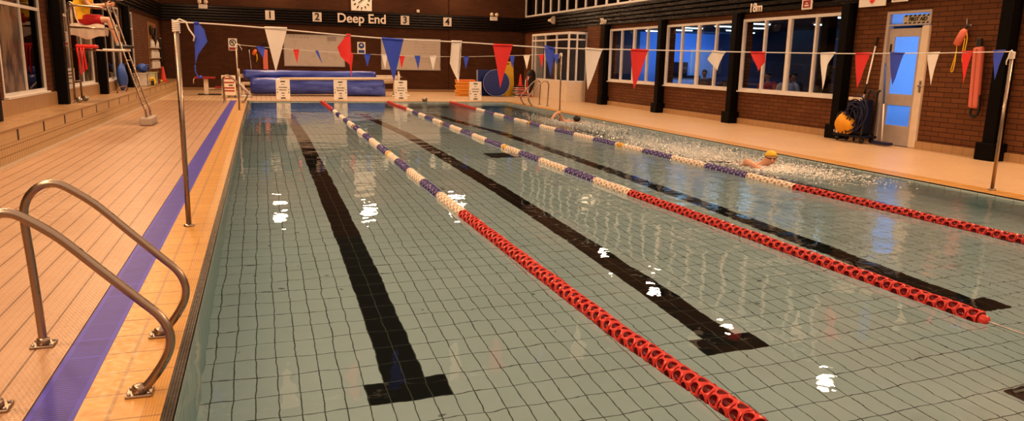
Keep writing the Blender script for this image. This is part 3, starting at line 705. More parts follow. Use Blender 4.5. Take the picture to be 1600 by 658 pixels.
NEAR = [('blue',[(-0.11,1.76),(-0.07,1.76),(-0.03,1.71),(-0.01,1.61),(-0.09,1.50),(-0.12,1.41)]),('white',[(0.46,1.74),(0.65,1.74),(0.54,1.36)]),('red',[(1.16,1.70),(1.20,1.70),(1.20,1.53),(1.20,1.31),(1.18,1.44),(1.11,1.51),(1.08,1.59)]),('blue',[(1.48,1.68),(1.68,1.67),(1.59,1.29)]),('white',[(2.14,1.67),(2.24,1.67),(2.22,1.51),(2.21,1.29),(2.13,1.47),(2.18,1.57)]),('red',[(2.55,1.65),(2.75,1.65),(2.63,1.24)]),('blue',[(3.08,1.65),(3.19,1.63),(3.19,1.53),(3.16,1.35),(3.10,1.53)]),('white',[(3.52,1.64),(3.71,1.63),(3.57,1.23)]),('red',[(4.03,1.64),(4.23,1.64),(4.09,1.24)]),('white',[(5.00,1.65),(5.16,1.64),(5.08,1.59),(5.07,1.45),(4.95,1.57)]),('red',[(5.48,1.65),(5.67,1.65),(5.69,1.55),(5.60,1.45),(5.62,1.53),(5.55,1.58)]),('white',[(6.41,1.66),(6.61,1.67),(6.53,1.54),(6.46,1.26)]),('red',[(6.90,1.67),(7.12,1.68),(6.97,1.28)]),('blue',[(7.40,1.69),(7.61,1.69),(7.49,1.32)]),('white',[(7.96,1.70),(8.15,1.71),(8.06,1.32)]),('red',[(8.50,1.73),(8.67,1.73),(8.58,1.34)]),('blue',[(9.01,1.75),(9.20,1.76),(9.09,1.40)])]
FAR = [('blue',[(0.32,1.73),(0.55,1.72),(0.50,1.42)]),('red',[(1.30,1.67),(1.46,1.67),(1.39,1.30)]),('blue',[(1.89,1.66),(1.98,1.65),(2.08,1.30)]),('red',[(2.80,1.60),(2.95,1.60),(2.90,1.19)]),('blue',[(3.24,1.60),(3.44,1.59),(3.34,1.24)]),('white',[(3.75,1.59),(3.92,1.59),(3.85,1.19)]),('red',[(4.27,1.56),(4.43,1.56),(4.33,1.20)]),('blue',[(4.72,1.57),(4.89,1.58),(4.83,1.19)]),('white',[(5.17,1.58),(5.37,1.59),(5.27,1.17)]),('blue',[(6.20,1.59),(6.37,1.59),(6.27,1.22)]),('blue',[(7.65,1.64),(7.82,1.65),(7.75,1.27)]),('white',[(8.10,1.67),(8.31,1.68),(8.22,1.25)]),('red',[(8.61,1.69),(8.77,1.71),(8.72,1.30)]),('blue',[(9.10,1.72),(9.28,1.74),(9.20,1.39)])]
ROPEN = [(-.25,1.765),(.03,1.76),(.47,1.74),(1.04,1.705),(1.57,1.68),(2.17,1.67),(2.65,1.655),(3.15,1.64),(3.6,1.64),(4.12,1.645),(4.98,1.65),(5.58,1.655),(6.48,1.665),(7.02,1.675),(7.49,1.69),(8.05,1.705),(9.334,1.755)]
ROPEF = [(-.19,1.775),(.55,1.72),(1.94,1.65),(3.35,1.6),(4.76,1.575),(6.27,1.595),(7.73,1.66),(9.36,1.75)]
def flag_line(Y, flags, rope, lb, r):
    t = thing('flag_line', lb, 'flags', (rope[0][0], Y, rope[0][1]), 'backstroke flag lines')
    MB().tube(smooth_path([(x, Y, z) for x, z in rope], 4), r, 6).build('rope', 'rope', t)
    for i, (c, pts) in enumerate(flags):
        ztop = max(p[1] for p in pts); bm = bmesh.new()
        vs = [bm.verts.new((x, Y, z)) for x, z in pts]; bm.faces.new(vs); bmesh.ops.triangulate(bm, faces=bm.faces[:])
        bmesh.ops.subdivide_edges(bm, edges=bm.edges[:], cuts=3, use_grid_fill=True)
        amp = .03 if len(pts) > 3 else .012
        for v in bm.verts: dz = ztop - v.co.z; v.co.y += amp * math.sin(v.co.x * 34 + i) * min(1, dz * 4) + .02 * math.sin(i * 2.1) * dz
        bm.verts.index_update(); mb = MB(); mb.add([v.co.copy() for v in bm.verts], [[q.index for q in f.verts] for f in bm.faces], 0, True); bm.free()
        (a, za), (b, zb) = pts[0], pts[1]
        mb.tube([(a, Y - .002, za + .004), (b, Y - .002, zb + .004)], r * 1.5, 6)
        if i == 0 and Y < 10: mb.tube(smooth_path([(-.12, Y, 1.41), (-.118, Y, 1.35), (-.10, Y, 1.31), (-.085, Y, 1.31)]), .006, 5); mb.ball((-.08, Y, 1.31), .014)
        mb.build('pennant', 'flag_' + c, t, c + ' triangular pennant')
flag_line(7.03, NEAR, ROPEN, 'line of red, white and blue pennants strung between the nearer poles', .007)
flag_line(22.03, FAR, ROPEF, 'thin far line of small pennants strung before the whiteboards', .007)

# ------------------------------------------------------------------ lane ropes
def float_mesh(name, mats):
    """barrel float: glossy rim band with a ring of five deep oval openings"""
    R0, Lh, N, K = .055, .0355, 5, 20; mb = MB(); A = PI / N
    def pt(a, y, r): return (r * math.sin(a), y, r * math.cos(a))
    for n in range(N):
        ac = 2 * PI * (n + .5) / N; rings = []
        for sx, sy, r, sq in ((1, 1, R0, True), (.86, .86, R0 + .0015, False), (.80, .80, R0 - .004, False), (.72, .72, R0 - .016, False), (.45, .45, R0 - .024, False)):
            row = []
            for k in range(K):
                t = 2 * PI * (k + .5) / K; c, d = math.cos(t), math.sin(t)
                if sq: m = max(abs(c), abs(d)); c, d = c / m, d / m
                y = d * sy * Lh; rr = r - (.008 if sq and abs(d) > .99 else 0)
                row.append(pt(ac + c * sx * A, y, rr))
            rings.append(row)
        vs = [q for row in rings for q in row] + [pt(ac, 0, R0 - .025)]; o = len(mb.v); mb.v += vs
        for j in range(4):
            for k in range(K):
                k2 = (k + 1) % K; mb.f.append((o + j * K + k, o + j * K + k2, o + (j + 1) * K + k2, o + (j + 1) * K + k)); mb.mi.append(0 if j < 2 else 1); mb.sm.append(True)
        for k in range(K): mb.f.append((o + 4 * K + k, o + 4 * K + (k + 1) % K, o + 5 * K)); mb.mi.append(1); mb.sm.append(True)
    for s_ in (-1, 1):
        ring = [pt(2 * PI * k / 30, s_ * (Lh - .001), R0 - .009) for k in range(30)]; o = len(mb.v); mb.v += ring; mb.f.append(tuple(range(o, o + 30))); mb.mi.append(1); mb.sm.append(False)
    return mb.mesh(name, mats), mb
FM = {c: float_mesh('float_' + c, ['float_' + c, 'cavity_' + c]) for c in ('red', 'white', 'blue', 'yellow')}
FCOL = {'red': 'red lane float', 'white': 'white lane float', 'blue': 'dark blue lane float', 'yellow': 'yellow marker float'}
ROPES = [
 ([(2.37, 26.41), (2.36, 22.5), (2.35, 20), (2.34, 17), (2.32, 12.2), (2.29, 9), (2.28, 7.1), (2.295, 4.85), (2.31, 3.5), (2.35, 2.9), (2.375, 2.45)], -.7, 'red, white and blue lane rope nearest the left pool edge'),
 ([(4.62, 26.41), (4.6, 22.6), (4.54, 19), (4.49, 14), (4.5, 10.7), (4.52, 8.8), (4.54, 7.8), (4.58, 5.8), (4.6, 4.5), (4.63, 3.27)], 0, 'red, white and blue lane rope in the middle of the pool'),
 ([(6.86, 26.41), (6.78, 22.5), (6.70, 16.3), (6.75, 13.5), (6.81, 11), (6.85, 9), (6.87, 7.8), (6.93, 6.7), (6.96, 5.6), (7.0, 4.79), (7.02, 3.9)], 0, 'red, white and blue lane rope beside the two swimmers')]
def seg_col(y, o):
    if y < 7.8 + o or y > 22.5 + o * .3: return 'red'
    for q in (12.45, 17.35):
        if q + o <= y < q + o + .16: return 'yellow'
    return 'white' if int((y - 7.8 - o) / .98) % 2 == 0 else 'blue'
PITCH = .0735
for pts, o, lb in ROPES:
    y0 = pts[-1][1]; t = thing('lane_rope', lb, 'lane rope', (pts[-1][0], y0, WZ), 'lane ropes')
    RZ_ = WZ + .012; MB().tube([(x, y, RZ_) for x, y in pts] + [(pts[-1][0] + .03, L0 + .001, RZ_ + .01)], .006, 6).build('cable', 'grey_metal', t)
    MB().lathe([(.012, -.035), (.032, -.025), (.036, .0), (.036, .03)], (pts[-1][0], y0 - .02, RZ_), 'y', 16).build('end_stop', 'float_red', t)
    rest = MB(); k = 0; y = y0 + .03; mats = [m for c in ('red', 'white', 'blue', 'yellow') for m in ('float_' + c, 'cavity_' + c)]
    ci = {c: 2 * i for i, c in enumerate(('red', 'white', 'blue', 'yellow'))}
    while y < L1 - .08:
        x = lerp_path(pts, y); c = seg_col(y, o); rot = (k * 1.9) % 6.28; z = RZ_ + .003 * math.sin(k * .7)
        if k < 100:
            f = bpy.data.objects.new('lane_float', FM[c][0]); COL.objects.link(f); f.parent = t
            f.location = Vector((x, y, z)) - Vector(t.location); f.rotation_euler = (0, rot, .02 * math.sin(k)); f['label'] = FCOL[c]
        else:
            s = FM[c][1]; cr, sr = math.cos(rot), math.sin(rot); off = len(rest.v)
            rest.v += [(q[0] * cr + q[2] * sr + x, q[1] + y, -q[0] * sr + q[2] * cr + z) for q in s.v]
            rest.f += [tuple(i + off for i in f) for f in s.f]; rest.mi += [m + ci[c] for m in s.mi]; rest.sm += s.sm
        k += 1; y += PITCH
    tag(rest.build('far_floats', mats, t), kind='stuff')

# ------------------------------------------------------------------ grab rails
RAIL = [(-.72, 0), (-.725, .2), (-.735, .45), (-.745, .66), (-.735, .745), (-.70, .805), (-.65, .84), (-.59, .845), (-.53, .815), (-.42, .73), (-.28, .585), (-.14, .44), (-.065, .36), (-.03, .29), (-.025, .22), (-.05, .15), (-.11, .06), (-.165, 0)]
def rail(y, mirror, lb, group, r=.02):
    f = (lambda x: W - x) if mirror else (lambda x: x)
    t = thing('grab_rail', lb, 'handrail', (f(-.4), y, 0), group)
    MB().tube(smooth_path([(f(x), y, z + .004) for x, z in RAIL], 5), r, 14).build('rail_tube', 'steel', t)
    for x in (-.72, -.165):
        mb = MB(); mb.box(f(x) - .055, f(x) + .055, y - .05, y + .05, .0, .012, bev=.004); mb.lathe([(r + .012, 0), (r + .01, .03), (r + .001, .035)], (f(x), y, .01), 'z', 16)
        p = mb.build('foot_plate', 'steel', t)
        mb = MB()
        for sx in (-1, 1):
            for sy in (-1, 1): mb.lathe([(.008, 0), (.008, .007), (.003, .009)], (f(x) + sx * .04, y + sy * .035, .012), 'z', 8)
        mb.build('bolt', 'grey_metal', p)
rail(4.225, False, 'curved steel grab rail whose whole arch is in view', 'near grab rails'); rail(3.475, False, 'curved steel grab rail nearest the camera at the pool edge', 'near grab rails')
rail(25.3, False, 'curved grab rail at the far left corner, before the leaning notice', 'far left grab rails'); rail(26.0, False, 'curved grab rail at the far left corner, nearest the pool cover', 'far left grab rails')
rail(24.1, True, 'curved grab rail at the right pool edge, nearer the thin flag pole', 'far right grab rails'); rail(24.9, True, 'curved grab rail at the right pool edge, nearer the kickboard stack', 'far right grab rails')

# ------------------------------------------------------------------ pool cover reels
def roll(mb, x0, x1, y, z, r, sag=0, n=40, seg=28, lump=.03, seed=1):
    random.seed(seed); ph = [random.uniform(0, 6) for _ in range(5)]; vs = []
    for i in range(n):
        x = x0 + (x1 - x0) * i / (n - 1)
        for k in range(seg):
            a = 2 * PI * k / seg; rr = r * (1 + lump * math.sin(3 * a + x * 1.3 + ph[0]) + lump * .8 * math.sin(x * 2.3 + ph[1]) * math.sin(a * 2 + ph[2]) + lump * .4 * math.sin(x * 9 + a * 5))
            if i in (0, n - 1): rr *= .93
            zz = z + rr * math.sin(a) * .92; yy = y + rr * math.cos(a) * 1.05
            vs.append((x, yy, max(zz, .025)))
    fs = [(i * seg + k, (i + 1) * seg + k, (i + 1) * seg + (k + 1) % seg, i * seg + (k + 1) % seg) for i in range(n - 1) for k in range(seg)]
    mb.add(vs, fs + [tuple(range(seg)), tuple((n - 1) * seg + k for k in range(seg))[::-1]], 0, True)
t = thing('pool_cover_reel', 'large roll of blue pool cover lying low along the far end', 'pool cover', (2.5, 30.3, 0), 'pool cover reels')
mb = MB(); roll(mb, .02, 5.05, 30.3, .37, .345, seed=2)
prof_ = [(29.98, .40), (29.93, .3), (29.95, .05), (30.05, .02), (30.1, .35)]
mb.build('cover_roll', 'cover', t)
vs = []; n = 24
for i in range(n):
    x = 3.3 + 1.78 * i / (n - 1); k = i / (n - 1)
    for y, z in ((30.02, .52 - .05 * k), (29.93 - .04 * math.sin(i), .4 - .08 * k), (29.9 - .05 * k, .24 - .16 * k), (29.93, .02 + .1 * (1 - k)), (30.1, .02)): vs.append((x, y, z))
MB().add(vs, [(i * 5 + k, (i + 1) * 5 + k, (i + 1) * 5 + k + 1, i * 5 + k + 1) for i in range(n - 1) for k in range(4)], 0, True).build('loose_flap', 'cover', t)
MB().tube([(-.3, 30.3, .43), (5.65, 30.3, .58)], .07, 14).build('axle', 'cream', t)
MB().tube([(1.1, 30.02, .64), (3.0, 30.04, .665), (5.6, 30.1, .70)], .055, 12).build('top_bar', 'cream', t)
for x in (-.22, 5.5):
    mb = MB(); mb.box(x - .03, x + .03, 29.95, 30.65, .03, .09); mb.box(x - .03, x + .03, 30.2, 30.4, .05, .62 if x > 1 else .46); p = mb.build('stand', 'cream', t); MB().tube([(x, 29.98, .03), (x, 30.62, .03)], .03, 8).build('stand_foot', 'ink', p)
t = thing('pool_cover_reel', 'smaller roll of blue pool cover raised on the rear reel', 'pool cover', (2.5, 31.0, 0), 'pool cover reels')
mb = MB(); roll(mb, -.22, 4.85, 31.0, .75, .215, seed=5); mb.build('cover_roll', 'cover', t)
MB().tube([(-.42, 31.0, .70), (5.85, 31.0, .74)], .075, 14).build('axle', 'cream', t)
for x in (-.38, 5.8):
    mb = MB(); mb.box(x - .03, x + .03, 30.97, 31.03, 0, .98); mb.box(x - .03, x + .03, 30.72, 31.28, 0.0, .06)
    mb.tube([(x, 30.74, .05), (x, 31, .55)], .025, 8); p = mb.build('stand', 'cream', t); MB().tube([(x + .05, 31, .74), (x + .12, 31, .74), (x + .12, 30.85, .74)], .02, 8).build('crank_handle', 'grey_metal', p)
# white A-shaped support by the corner
t = thing('reel_trolley', 'white triangular tube frame at the left end of the pool cover', 'frame', (-.1, 28.6, 0))
MB().tube([(-.32, 28.7, .05), (-.32, 28.7, .74)], .035, 10).build('upright', 'white_paint', t); MB().tube([(-.32, 28.7, .5), (.05, 28.7, .1)], .028, 10).build('brace', 'white_paint', t); MB().tube([(-.75, 28.7, .05), (.08, 28.7, .05)], .035, 10).build('base_bar', 'white_paint', t)
for x in (-.7, .05): MB().lathe([(.045, -.02), (.045, .02)], (x, 28.7, .045), 'y', 14).build('castor', 'ink', t)

# ------------------------------------------------------------------ lane notice boards (white stands)
def notice(x, y, lb, peg=False, tilt=.06):
    t = thing('notice_board', lb, 'sign', (x, y, 0), 'white lane notice stands'); w_, h_ = .235, .70
    R_ = Matrix.Translation((x, y, 0)) @ RX(-tilt)
    MB().box(-w_, w_, -.015, .015, .0, h_, mat=R_, bev=.006).build('panel', 'sign_white', t)
    R2 = Matrix.Translation((x, y + .22, 0)) @ RX(tilt * 3); MB().box(-w_ * .9, w_ * .9, -.015, .015, .0, h_ * .95, mat=R2).build('rear_leg', 'sign_white', t)
    mb = MB(); F_ = R_ @ RX(PI / 2)
    def q(x0, x1, z0, z1): mb.add([F_ @ Vector((a, b, .0175)) for a, b in ((x0, z0), (x1, z0), (x1, z1), (x0, z1))], [(0, 1, 2, 3)])
    def tri(pts): mb.add([F_ @ Vector((a, b, .0175)) for a, b in pts], [(0, 1, 2)])
    q(-.08, .08, .60, .64); q(-.02, .05, .515, .53); tri([(-.05, .522), (-.015, .50), (-.015, .545)])
    random.seed(3)
    for z, a, b in ((.40, -.14, .14), (.31, -.12, .12), (.20, -.055, .055)):
        xx = a
        while xx < b: l = random.uniform(.015, .04); q(xx, min(b, xx + l), z, z + random.uniform(.025, .04)); xx += l + .009
    for s in (-1, 1): q(s * .19 - .02, s * .19 + .02, .335, .355); tri([(s * .19 - .02, .25), (s * .19 + .02, .25), (s * .19, .21)]); q(s * .19 - .008, s * .19 + .008, .25, .28)
    q(-.05, .02, .125, .14); tri([(.05, .132), (.015, .11), (.015, .155)]); q(-.08, .08, .03, .07)
    mb.build('printed_marks', 'ink', t)
    if peg:
        for s in (-1, 1): MB().tube([(x + s * .22, y, .14), (x + s * .33, y, .14)], .028, 8).build('side_peg', 'sign_white', t)
        MB().tube([(x - .05, y + .1, .62), (x - .05, y + .1, .93)], .03, 8).build('post', 'sign_white', t)
notice(1.13, 27.5, 'white notice stand before the pool cover, first from the left corner'); notice(3.1, 27.5, 'white notice stand before the pool cover, right of the first lane rope end'); notice(5.35, 27.9, 'white notice stand with side pegs at the right end of the cover', True); notice(8.12, 27.5, 'white notice stand in front of the yellow stack')

# ------------------------------------------------------------------ equipment at the far right
for k in range(9):
    x, y = 8.66 + .03 * math.sin(k * 2.3), 31.0 + .02 * math.cos(k * 3.1); z = .0755 * k
    t = thing('float_board', ('orange topped board at the top of the stack' if k == 8 else 'flat yellow board, %s of its stack beside the blue mats' % ['the lowest', 'second from the bottom', 'third from the bottom', 'fourth from the bottom', 'in the middle', 'fourth from the top', 'third from the top', 'second from the top'][k]), 'float board', (x, y, z), 'stacked yellow boards')
    MB().box(x - .40, x + .40, y - .26, y + .26, z + .002, z + .073, bev=.025).build('board', 'orange' if k == 8 else 'stack_yellow', t); MB().box(x - .385, x + .385, y - .263, y - .255, z + .03, z + .045).build('edge_seam', 'orange', t)
t = thing('gym_mat', 'square dark blue mat standing behind the round one', 'mat', (9.75, 31.0, 0)); R_ = Matrix.Translation((9.78, 31.2, 0)) @ RX(-.05)
MB().box(-.56, .56, -.06, .06, .0, 1.1, mat=R_, bev=.02).build('foam_slab', 'mat_blue', t); MB().box(-.565, -.53, -.065, .065, .01, 1.09, mat=R_).build('edge_trim', 'mat_trim', t)
t = thing('round_mat', 'thick round blue mat leaning on the square blue mat', 'mat', (9.95, 30.6, 0)); R_ = Matrix.Translation((9.93, 30.7, .56)) @ RX(-.07) @ RZ(-.28)
mb = MB(); mb.lathe([(.50, -.13), (.55, -.12), (.555, 0), (.55, .12), (.50, .13)], (0, 0, 0), 'y', 48); mb.v = [tuple(R_ @ Vector(q)) for q in mb.v]; mb.build('foam_disc', 'mat_blue', t)
for s in (-.12, .12):
    pts = [R_ @ Vector((.556 * math.cos(a), s, .556 * math.sin(a))) for a in [2 * PI * k / 48 for k in range(48)]]; MB().tube(pts, .012, 6, closed=True).build('piping', 'mat_trim', t)
t = thing('float_sheet', 'tall yellow foam sheet leaning upright on the back wall', 'float', (10.6, 30.95, 0)); R_ = Matrix.Translation((10.62, 31.0, 0)) @ RX(-.06) @ RY(-.04)
MB().box(-.235, .235, -.03, .03, 0, 1.47, mat=R_, bev=.015).build('foam_sheet', 'mat_yellow', t); MB().box(-.05, .05, -.034, .034, 1.35, 1.39, mat=R_).build('hand_slot', 'ink', t)
for k in range(5):
    x, y, z = 11.0 + .02 * math.sin(k * 2), 30.55 + .015 * math.cos(k * 3), .088 * k
    t = thing('kickboard', 'red and white kickboard, %s' % ['lowest under the red cone', 'second from the floor under the red cone', 'in the middle of the stack under the red cone', 'second from the top under the red cone', 'topmost and directly under the red cone'][k], 'kickboard', (x, y, z), 'stacked kickboards')
    MB().box(x - .32, x + .30, y - .2, y + .2, z + .002, z + .042, bev=.014).build('white_layer', 'sign_white', t); MB().box(x - .31, x + .31, y - .19, y + .21, z + .043, z + .086, bev=.014).build('red_layer', 'red_dark' if k % 2 else 'navy', t)
    MB().box(x - .2, x + .1, y - .206, y - .199, z + .01, z + .03).build('stripe', 'red', t)
def cone(x, y, z, s, lb):
    t = thing('traffic_cone', lb, 'cone', (x, y, z)); MB().box(x - .15 * s, x + .15 * s, y - .15 * s, y + .15 * s, z + .001, z + .035 * s, bev=.01).build('base', 'cone_red', t)
    MB().lathe([(.115 * s, .03 * s), (.10 * s, .06 * s), (.03 * s, .54 * s), (.022 * s, .55 * s), (.015 * s, .54 * s)], (x, y, z), 'z', 20).build('cone_body', 'cone_red', t)
cone(10.95, 30.5, .445, .92, 'red cone standing on the kickboard stack'); cone(-2.98, 30.3, .47, 1.0, 'orange cone standing at the far end of the tiled plinth')
# dark oval float and hoops
t = thing('oval_float', 'large black oval float leaning behind the striped hoops', 'float', (11.4, 30.6, 0)); R_ = Matrix.Translation((11.35, 30.55, .57)) @ RX(-.1) @ RY(.35)
v0 = []; mbx = MB(); mbx.lathe([(.3, -.03), (.40, -.025), (.42, 0), (.40, .025), (.3, .03)], (0, 0, 0), 'y', 36); mbx.v = [tuple(R_ @ Vector((q[0] * .62, q[1], q[2] * 1.45))) for q in mbx.v]; mbx.build('shell', 'ink', t)
MB().tube([R_ @ Vector((.42 * .63 * math.cos(a), 0, .425 * 1.45 * math.sin(a))) for a in [-1.4 + k * .1 for k in range(29)]], .02, 8).build('rim', 'rim', t)
for x, ry, c, lb in ((11.33, .42, 'rim', 'white hoop leaning against the booth beside the oval float'), (11.37, .30, 'red', 'red and white hoop leaning against the booth')):
    t = thing('hoop', lb, 'hoop', (x, 30.2, 0)); R_ = Matrix.Translation((x, 30.1 + ry, .44)) @ RX(-.12) @ RZ(.9)
    pts = [R_ @ Vector((.42 * math.cos(2 * PI * k / 40), 0, .42 * math.sin(2 * PI * k / 40))) for k in range(40)]; MB().tube(pts, .02, 8, closed=True).build('ring', c, t)
    for k in (3, 13, 23, 33): MB().tube(pts[k:k + 4], .022, 8).build('band', 'sign_white' if c == 'red' else 'red', t)
# red topped starting step on the left
t = thing('starting_block', 'red topped starting block with a lower red step, by the left wall', 'starting block', (-1.55, 30.5, 0))
MB().box(-1.93, -1.22, 30.2, 30.75, .60, .67, bev=.015).build('platform', 'red_dark', t); MB().box(-1.63, -1.47, 30.38, 30.55, .02, .6, bev=.01).build('post', 'cream', t); MB().box(-1.85, -1.05, 30.2, 30.8, 0, .025).build('base_plate', 'ink', t)
MB().box(-1.25, -.85, 30.3, 30.75, .26, .31, bev=.01, mat=Matrix.Translation((0, 0, 0))).build('step', 'red_dark', t); MB().tube([(-1.5, 30.5, .22), (-.9, 30.5, .24)], .03, 8).build('step_arm', 'cream', t); MB().tube([(-1.92, 30.22, .62), (-1.96, 30.2, .55), (-1.96, 30.2, .42)], .015, 8).build('grip', 'cream', t)
# leaning notice with red lines
t = thing('safety_notice', 'white notice with red lines of print behind the far rails', 'sign', (-.68, 28.4, 0)); R_ = Matrix.Translation((-.66, 28.35, .09)) @ RX(-.12)
MB().box(-.25, .22, -.012, .012, .0, .70, mat=R_, bev=.005).build('panel', 'cream', t); mb = MB()
for z in (.56, .42, .23, .13): mb.box(-.2, .17, -.016, -.0125, z, z + .05, mat=R_)
mb.build('red_print', 'ink_red', t); MB().box(-.02, .12, -.017, -.0125, .33, .37, mat=R_).build('dark_print', 'ink', t)
for s in (-.2, .18): MB().tube([(-.66 + s, 28.35, .0), (-.66 + s, 28.35, .1)], .018, 8).build('foot', 'ink', t)
# starting lights / small items on the coping: clock-like lane end fittings
for x, lb in ((5.95, 'small silver anchor fitting on the far pool edge right of the middle rope'),):
    t = thing('edge_fitting', lb, 'fitting', (x, 26.5, 0)); MB().lathe([(.05, 0), (.09, .04), (.10, .09), (.07, .14), (.02, .16)], (x, 26.5, 0), 'z', 18).build('dome', 'steel', t); MB().lathe([(.12, 0), (.12, .012)], (x, 26.5, 0), 'z', 18).build('flange', 'steel', t)

# ------------------------------------------------------------------ first aid door and the things by it
t = struct(thing('door_1', None, None, (XR, 11.7, 0)))
dy0, dy1, dz1 = DOOR
mb = MB(); mb.box(XR - .03, XR + .1, dy1 - .07, dy1, 0, dz1); mb.box(XR - .03, XR + .1, dy0, dy1 - .07, dz1 - .05, dz1); mb.box(XR - .03, XR + .1, dy0, dy1 - .07, 2.35, 2.38); mb.box(XR - .02, XR + .1, dy0, dy0 + .05, 2.38, dz1 - .05); mb.build('door_frame', 'door_paint', t)
MB().box(XR - .06, XR + .04, dy0 - .02, dy0 + .16, 0, 2.34, bev=.03).build('jamb', 'cream', t)
mb = MB(); xa, xb = XR + .02, XR + .07
mb.box(xa, xb, 11.34, 11.46, .01, 2.3); mb.box(xa, xb, 12.05, 12.19, .01, 2.3); mb.box(xa, xb, 11.46, 12.05, 2.14, 2.3); mb.box(xa, xb, 11.46, 12.05, .80, 1.02); mb.box(xa, xb, 11.46, 12.05, .01, .40)
lf = mb.build('door_leaf', 'door_paint', t)
for z0, z1 in ((1.02, 2.14), (.40, .80)): MB().add([(XR + .045, 11.46, z0), (XR + .045, 12.05, z0), (XR + .045, 12.05, z1), (XR + .045, 11.46, z1)], [(0, 1, 2, 3)]).build('frosted_pane', 'frosted', lf)
MB().add([(XR + .045, 11.25, 2.38), (XR + .045, 12.19, 2.38), (XR + .045, 12.19, 2.58), (XR + .045, 11.25, 2.58)], [(0, 1, 2, 3)]).build('transom_pane', 'frosted', t)
mb = MB(); mb.box(XR - .075, XR - .06, 11.2, 11.24, 1.08, 1.30); mb.tube([(XR - .07, 11.22, 1.2), (XR - .12, 11.22, 1.2), (XR - .12, 11.1, 1.2)], .012, 8); mb.build('door_handle', 'grey_metal', t)
MB().box(xa - .02, xa, 12.1, 12.13, 1.85, 2.0).build('hinge', 'ink', lf)
t = thing('door_sign', 'striped FIRST AID sign across the glass above the door', 'sign', (XR, 11.45, 2.46))
MB().box(XR + .005, XR + .025, 11.25, 11.88, 2.385, 2.545).build('plate', plain('sign_hatch', (.55, .48, .36), .5), t)
for z in (2.375, 2.545 - .03):
    mb = MB()
    for k in range(6): y = 11.86 - k * .105; mb.add([(XR + .003, y, z), (XR + .003, y - .06, z), (XR + .003, y - .09, z + .035), (XR + .003, y - .03, z + .035)], [(0, 1, 2, 3)])
    mb.build('hazard_stripe', 'ink', t)
text('sign_text', 'FIRST AID', .10, 'ink', (XR, 11.53, 2.463), FACE_RIGHT, t, depth=.004, shear=.15)
struct(MB().box(XR + .05, XR + 2.4, 10.9, 12.9, -.1, 0).build('floor_first_aid', 'cafe_floor'))
struct(MB().box(XR + 2.4, XR + 2.5, 10.8, 13.1, -.1, 3).build('wall_first_aid', 'cafe_wall')); struct(MB().box(XR + .25, XR + 2.4, 10.8, 10.9, -.1, 3).build('wall_first_aid_side', 'cafe_wall')); struct(MB().box(XR + .25, XR + 2.4, 10.8, 13.0, 2.75, 2.85).build('ceiling_first_aid', 'cafe_ceiling'))
# signs on the right fascia
xf = XR - .155
t = thing('warning_sign', 'tall white prohibition sign with red panel on the black fascia', 'sign', (xf, 14.53, 2.98)); MB().box(xf, xf + .02, 14.36, 14.70, 2.80, 3.28).build('plate', 'sign_white', t)
mb = MB(); disc_ring(mb, (xf, 14.53, 3.14), .075, .1, FACE_RIGHT, 0); quad(mb, (xf, 14.53, 3.14), FACE_RIGHT @ RZ(-.8), -.08, .08, -.01, .01, 0); mb.build('ring', 'ink_red', t)
mb = MB(); quad(mb, (xf, 14.53, 2.92), FACE_RIGHT, -.125, .125, -.08, .08, 0); mb.build('red_panel', 'ink_red', t)
mb = MB(); quad(mb, (xf - .002, 14.53, 2.94), FACE_RIGHT, -.04, .04, -.012, .012, 0); quad(mb, (xf - .002, 14.53, 2.89), FACE_RIGHT, -.07, .07, -.02, .015, 0); mb.build('pale_print', 'sign_white', t)
t = thing('direction_sign', 'white sign reading beyond this point with a red down arrow', 'sign', (xf, 12.57, 2.9)); MB().box(xf, xf + .02, 12.22, 12.93, 2.75, 3.10).build('plate', 'sign_white', t)
text('sign_text', 'BEYOND THIS POINT', .083, 'ink', (xf - .002, 12.57, 2.955), FACE_RIGHT, t, depth=.003, sx=.92)
mb = MB(); poly2(mb, (xf, 12.57, 2.86), FACE_RIGHT, [(-.04, .06), (.04, .06), (.04, .01), (.09, .01), (0, -.06), (-.09, .01), (-.04, .01)], 0); mb.build('arrow', 'red', t)
t = thing('framed_sign', 'white sign with a black border over the first aid door', 'sign', (xf, 11.88, 2.95)); MB().box(xf, xf + .02, 11.68, 12.07, 2.80, 3.1).build('plate', 'sign_white', t); MB().box(xf - .003, xf, 11.72, 12.03, 2.835, 3.08).build('black_border', 'ink', t); MB().box(xf - .005, xf - .003, 11.74, 12.01, 2.855, 3.06).build('inner_panel', 'sign_white', t)
# throw line on hook
t = thing('wall_hook', 'small metal hook above the hanging red float', 'hook', (XR, 10.38, 2.35)); MB().tube(smooth_path([(XR, 10.36, 2.30), (XR - .07, 10.36, 2.28), (XR - .09, 10.36, 2.34), (XR - .08, 10.38, 2.42)]), .012, 8).build('hook_bar', 'grey_metal', t); MB().lathe([(.03, 0), (.03, -.012)], (XR, 10.36, 2.3), 'x', 12).build('base_disc', 'grey_metal', t)
t = thing('torpedo_buoy', 'short dull red torpedo float with yellow cord hanging from a hook', 'rescue float', (XR - .1, 10.4, 2.1)); R_ = Matrix.Translation((XR - .11, 10.43, 2.09)) @ RX(.45)
mb = MB(); mb.lathe([(.035, -.15), (.068, -.13), (.07, 0), (.066, .11), (.035, .16)], (0, 0, 0), 'z', 18); mb.v = [tuple(R_ @ Vector(q)) for q in mb.v]; mb.build('float_body', 'tube_pink', t)
MB().tube([R_ @ Vector((-.0, 0, .14)), (XR - .09, 10.36, 2.27), (XR - .08, 10.355, 2.30)], .016, 8).build('strap', 'ink', t)
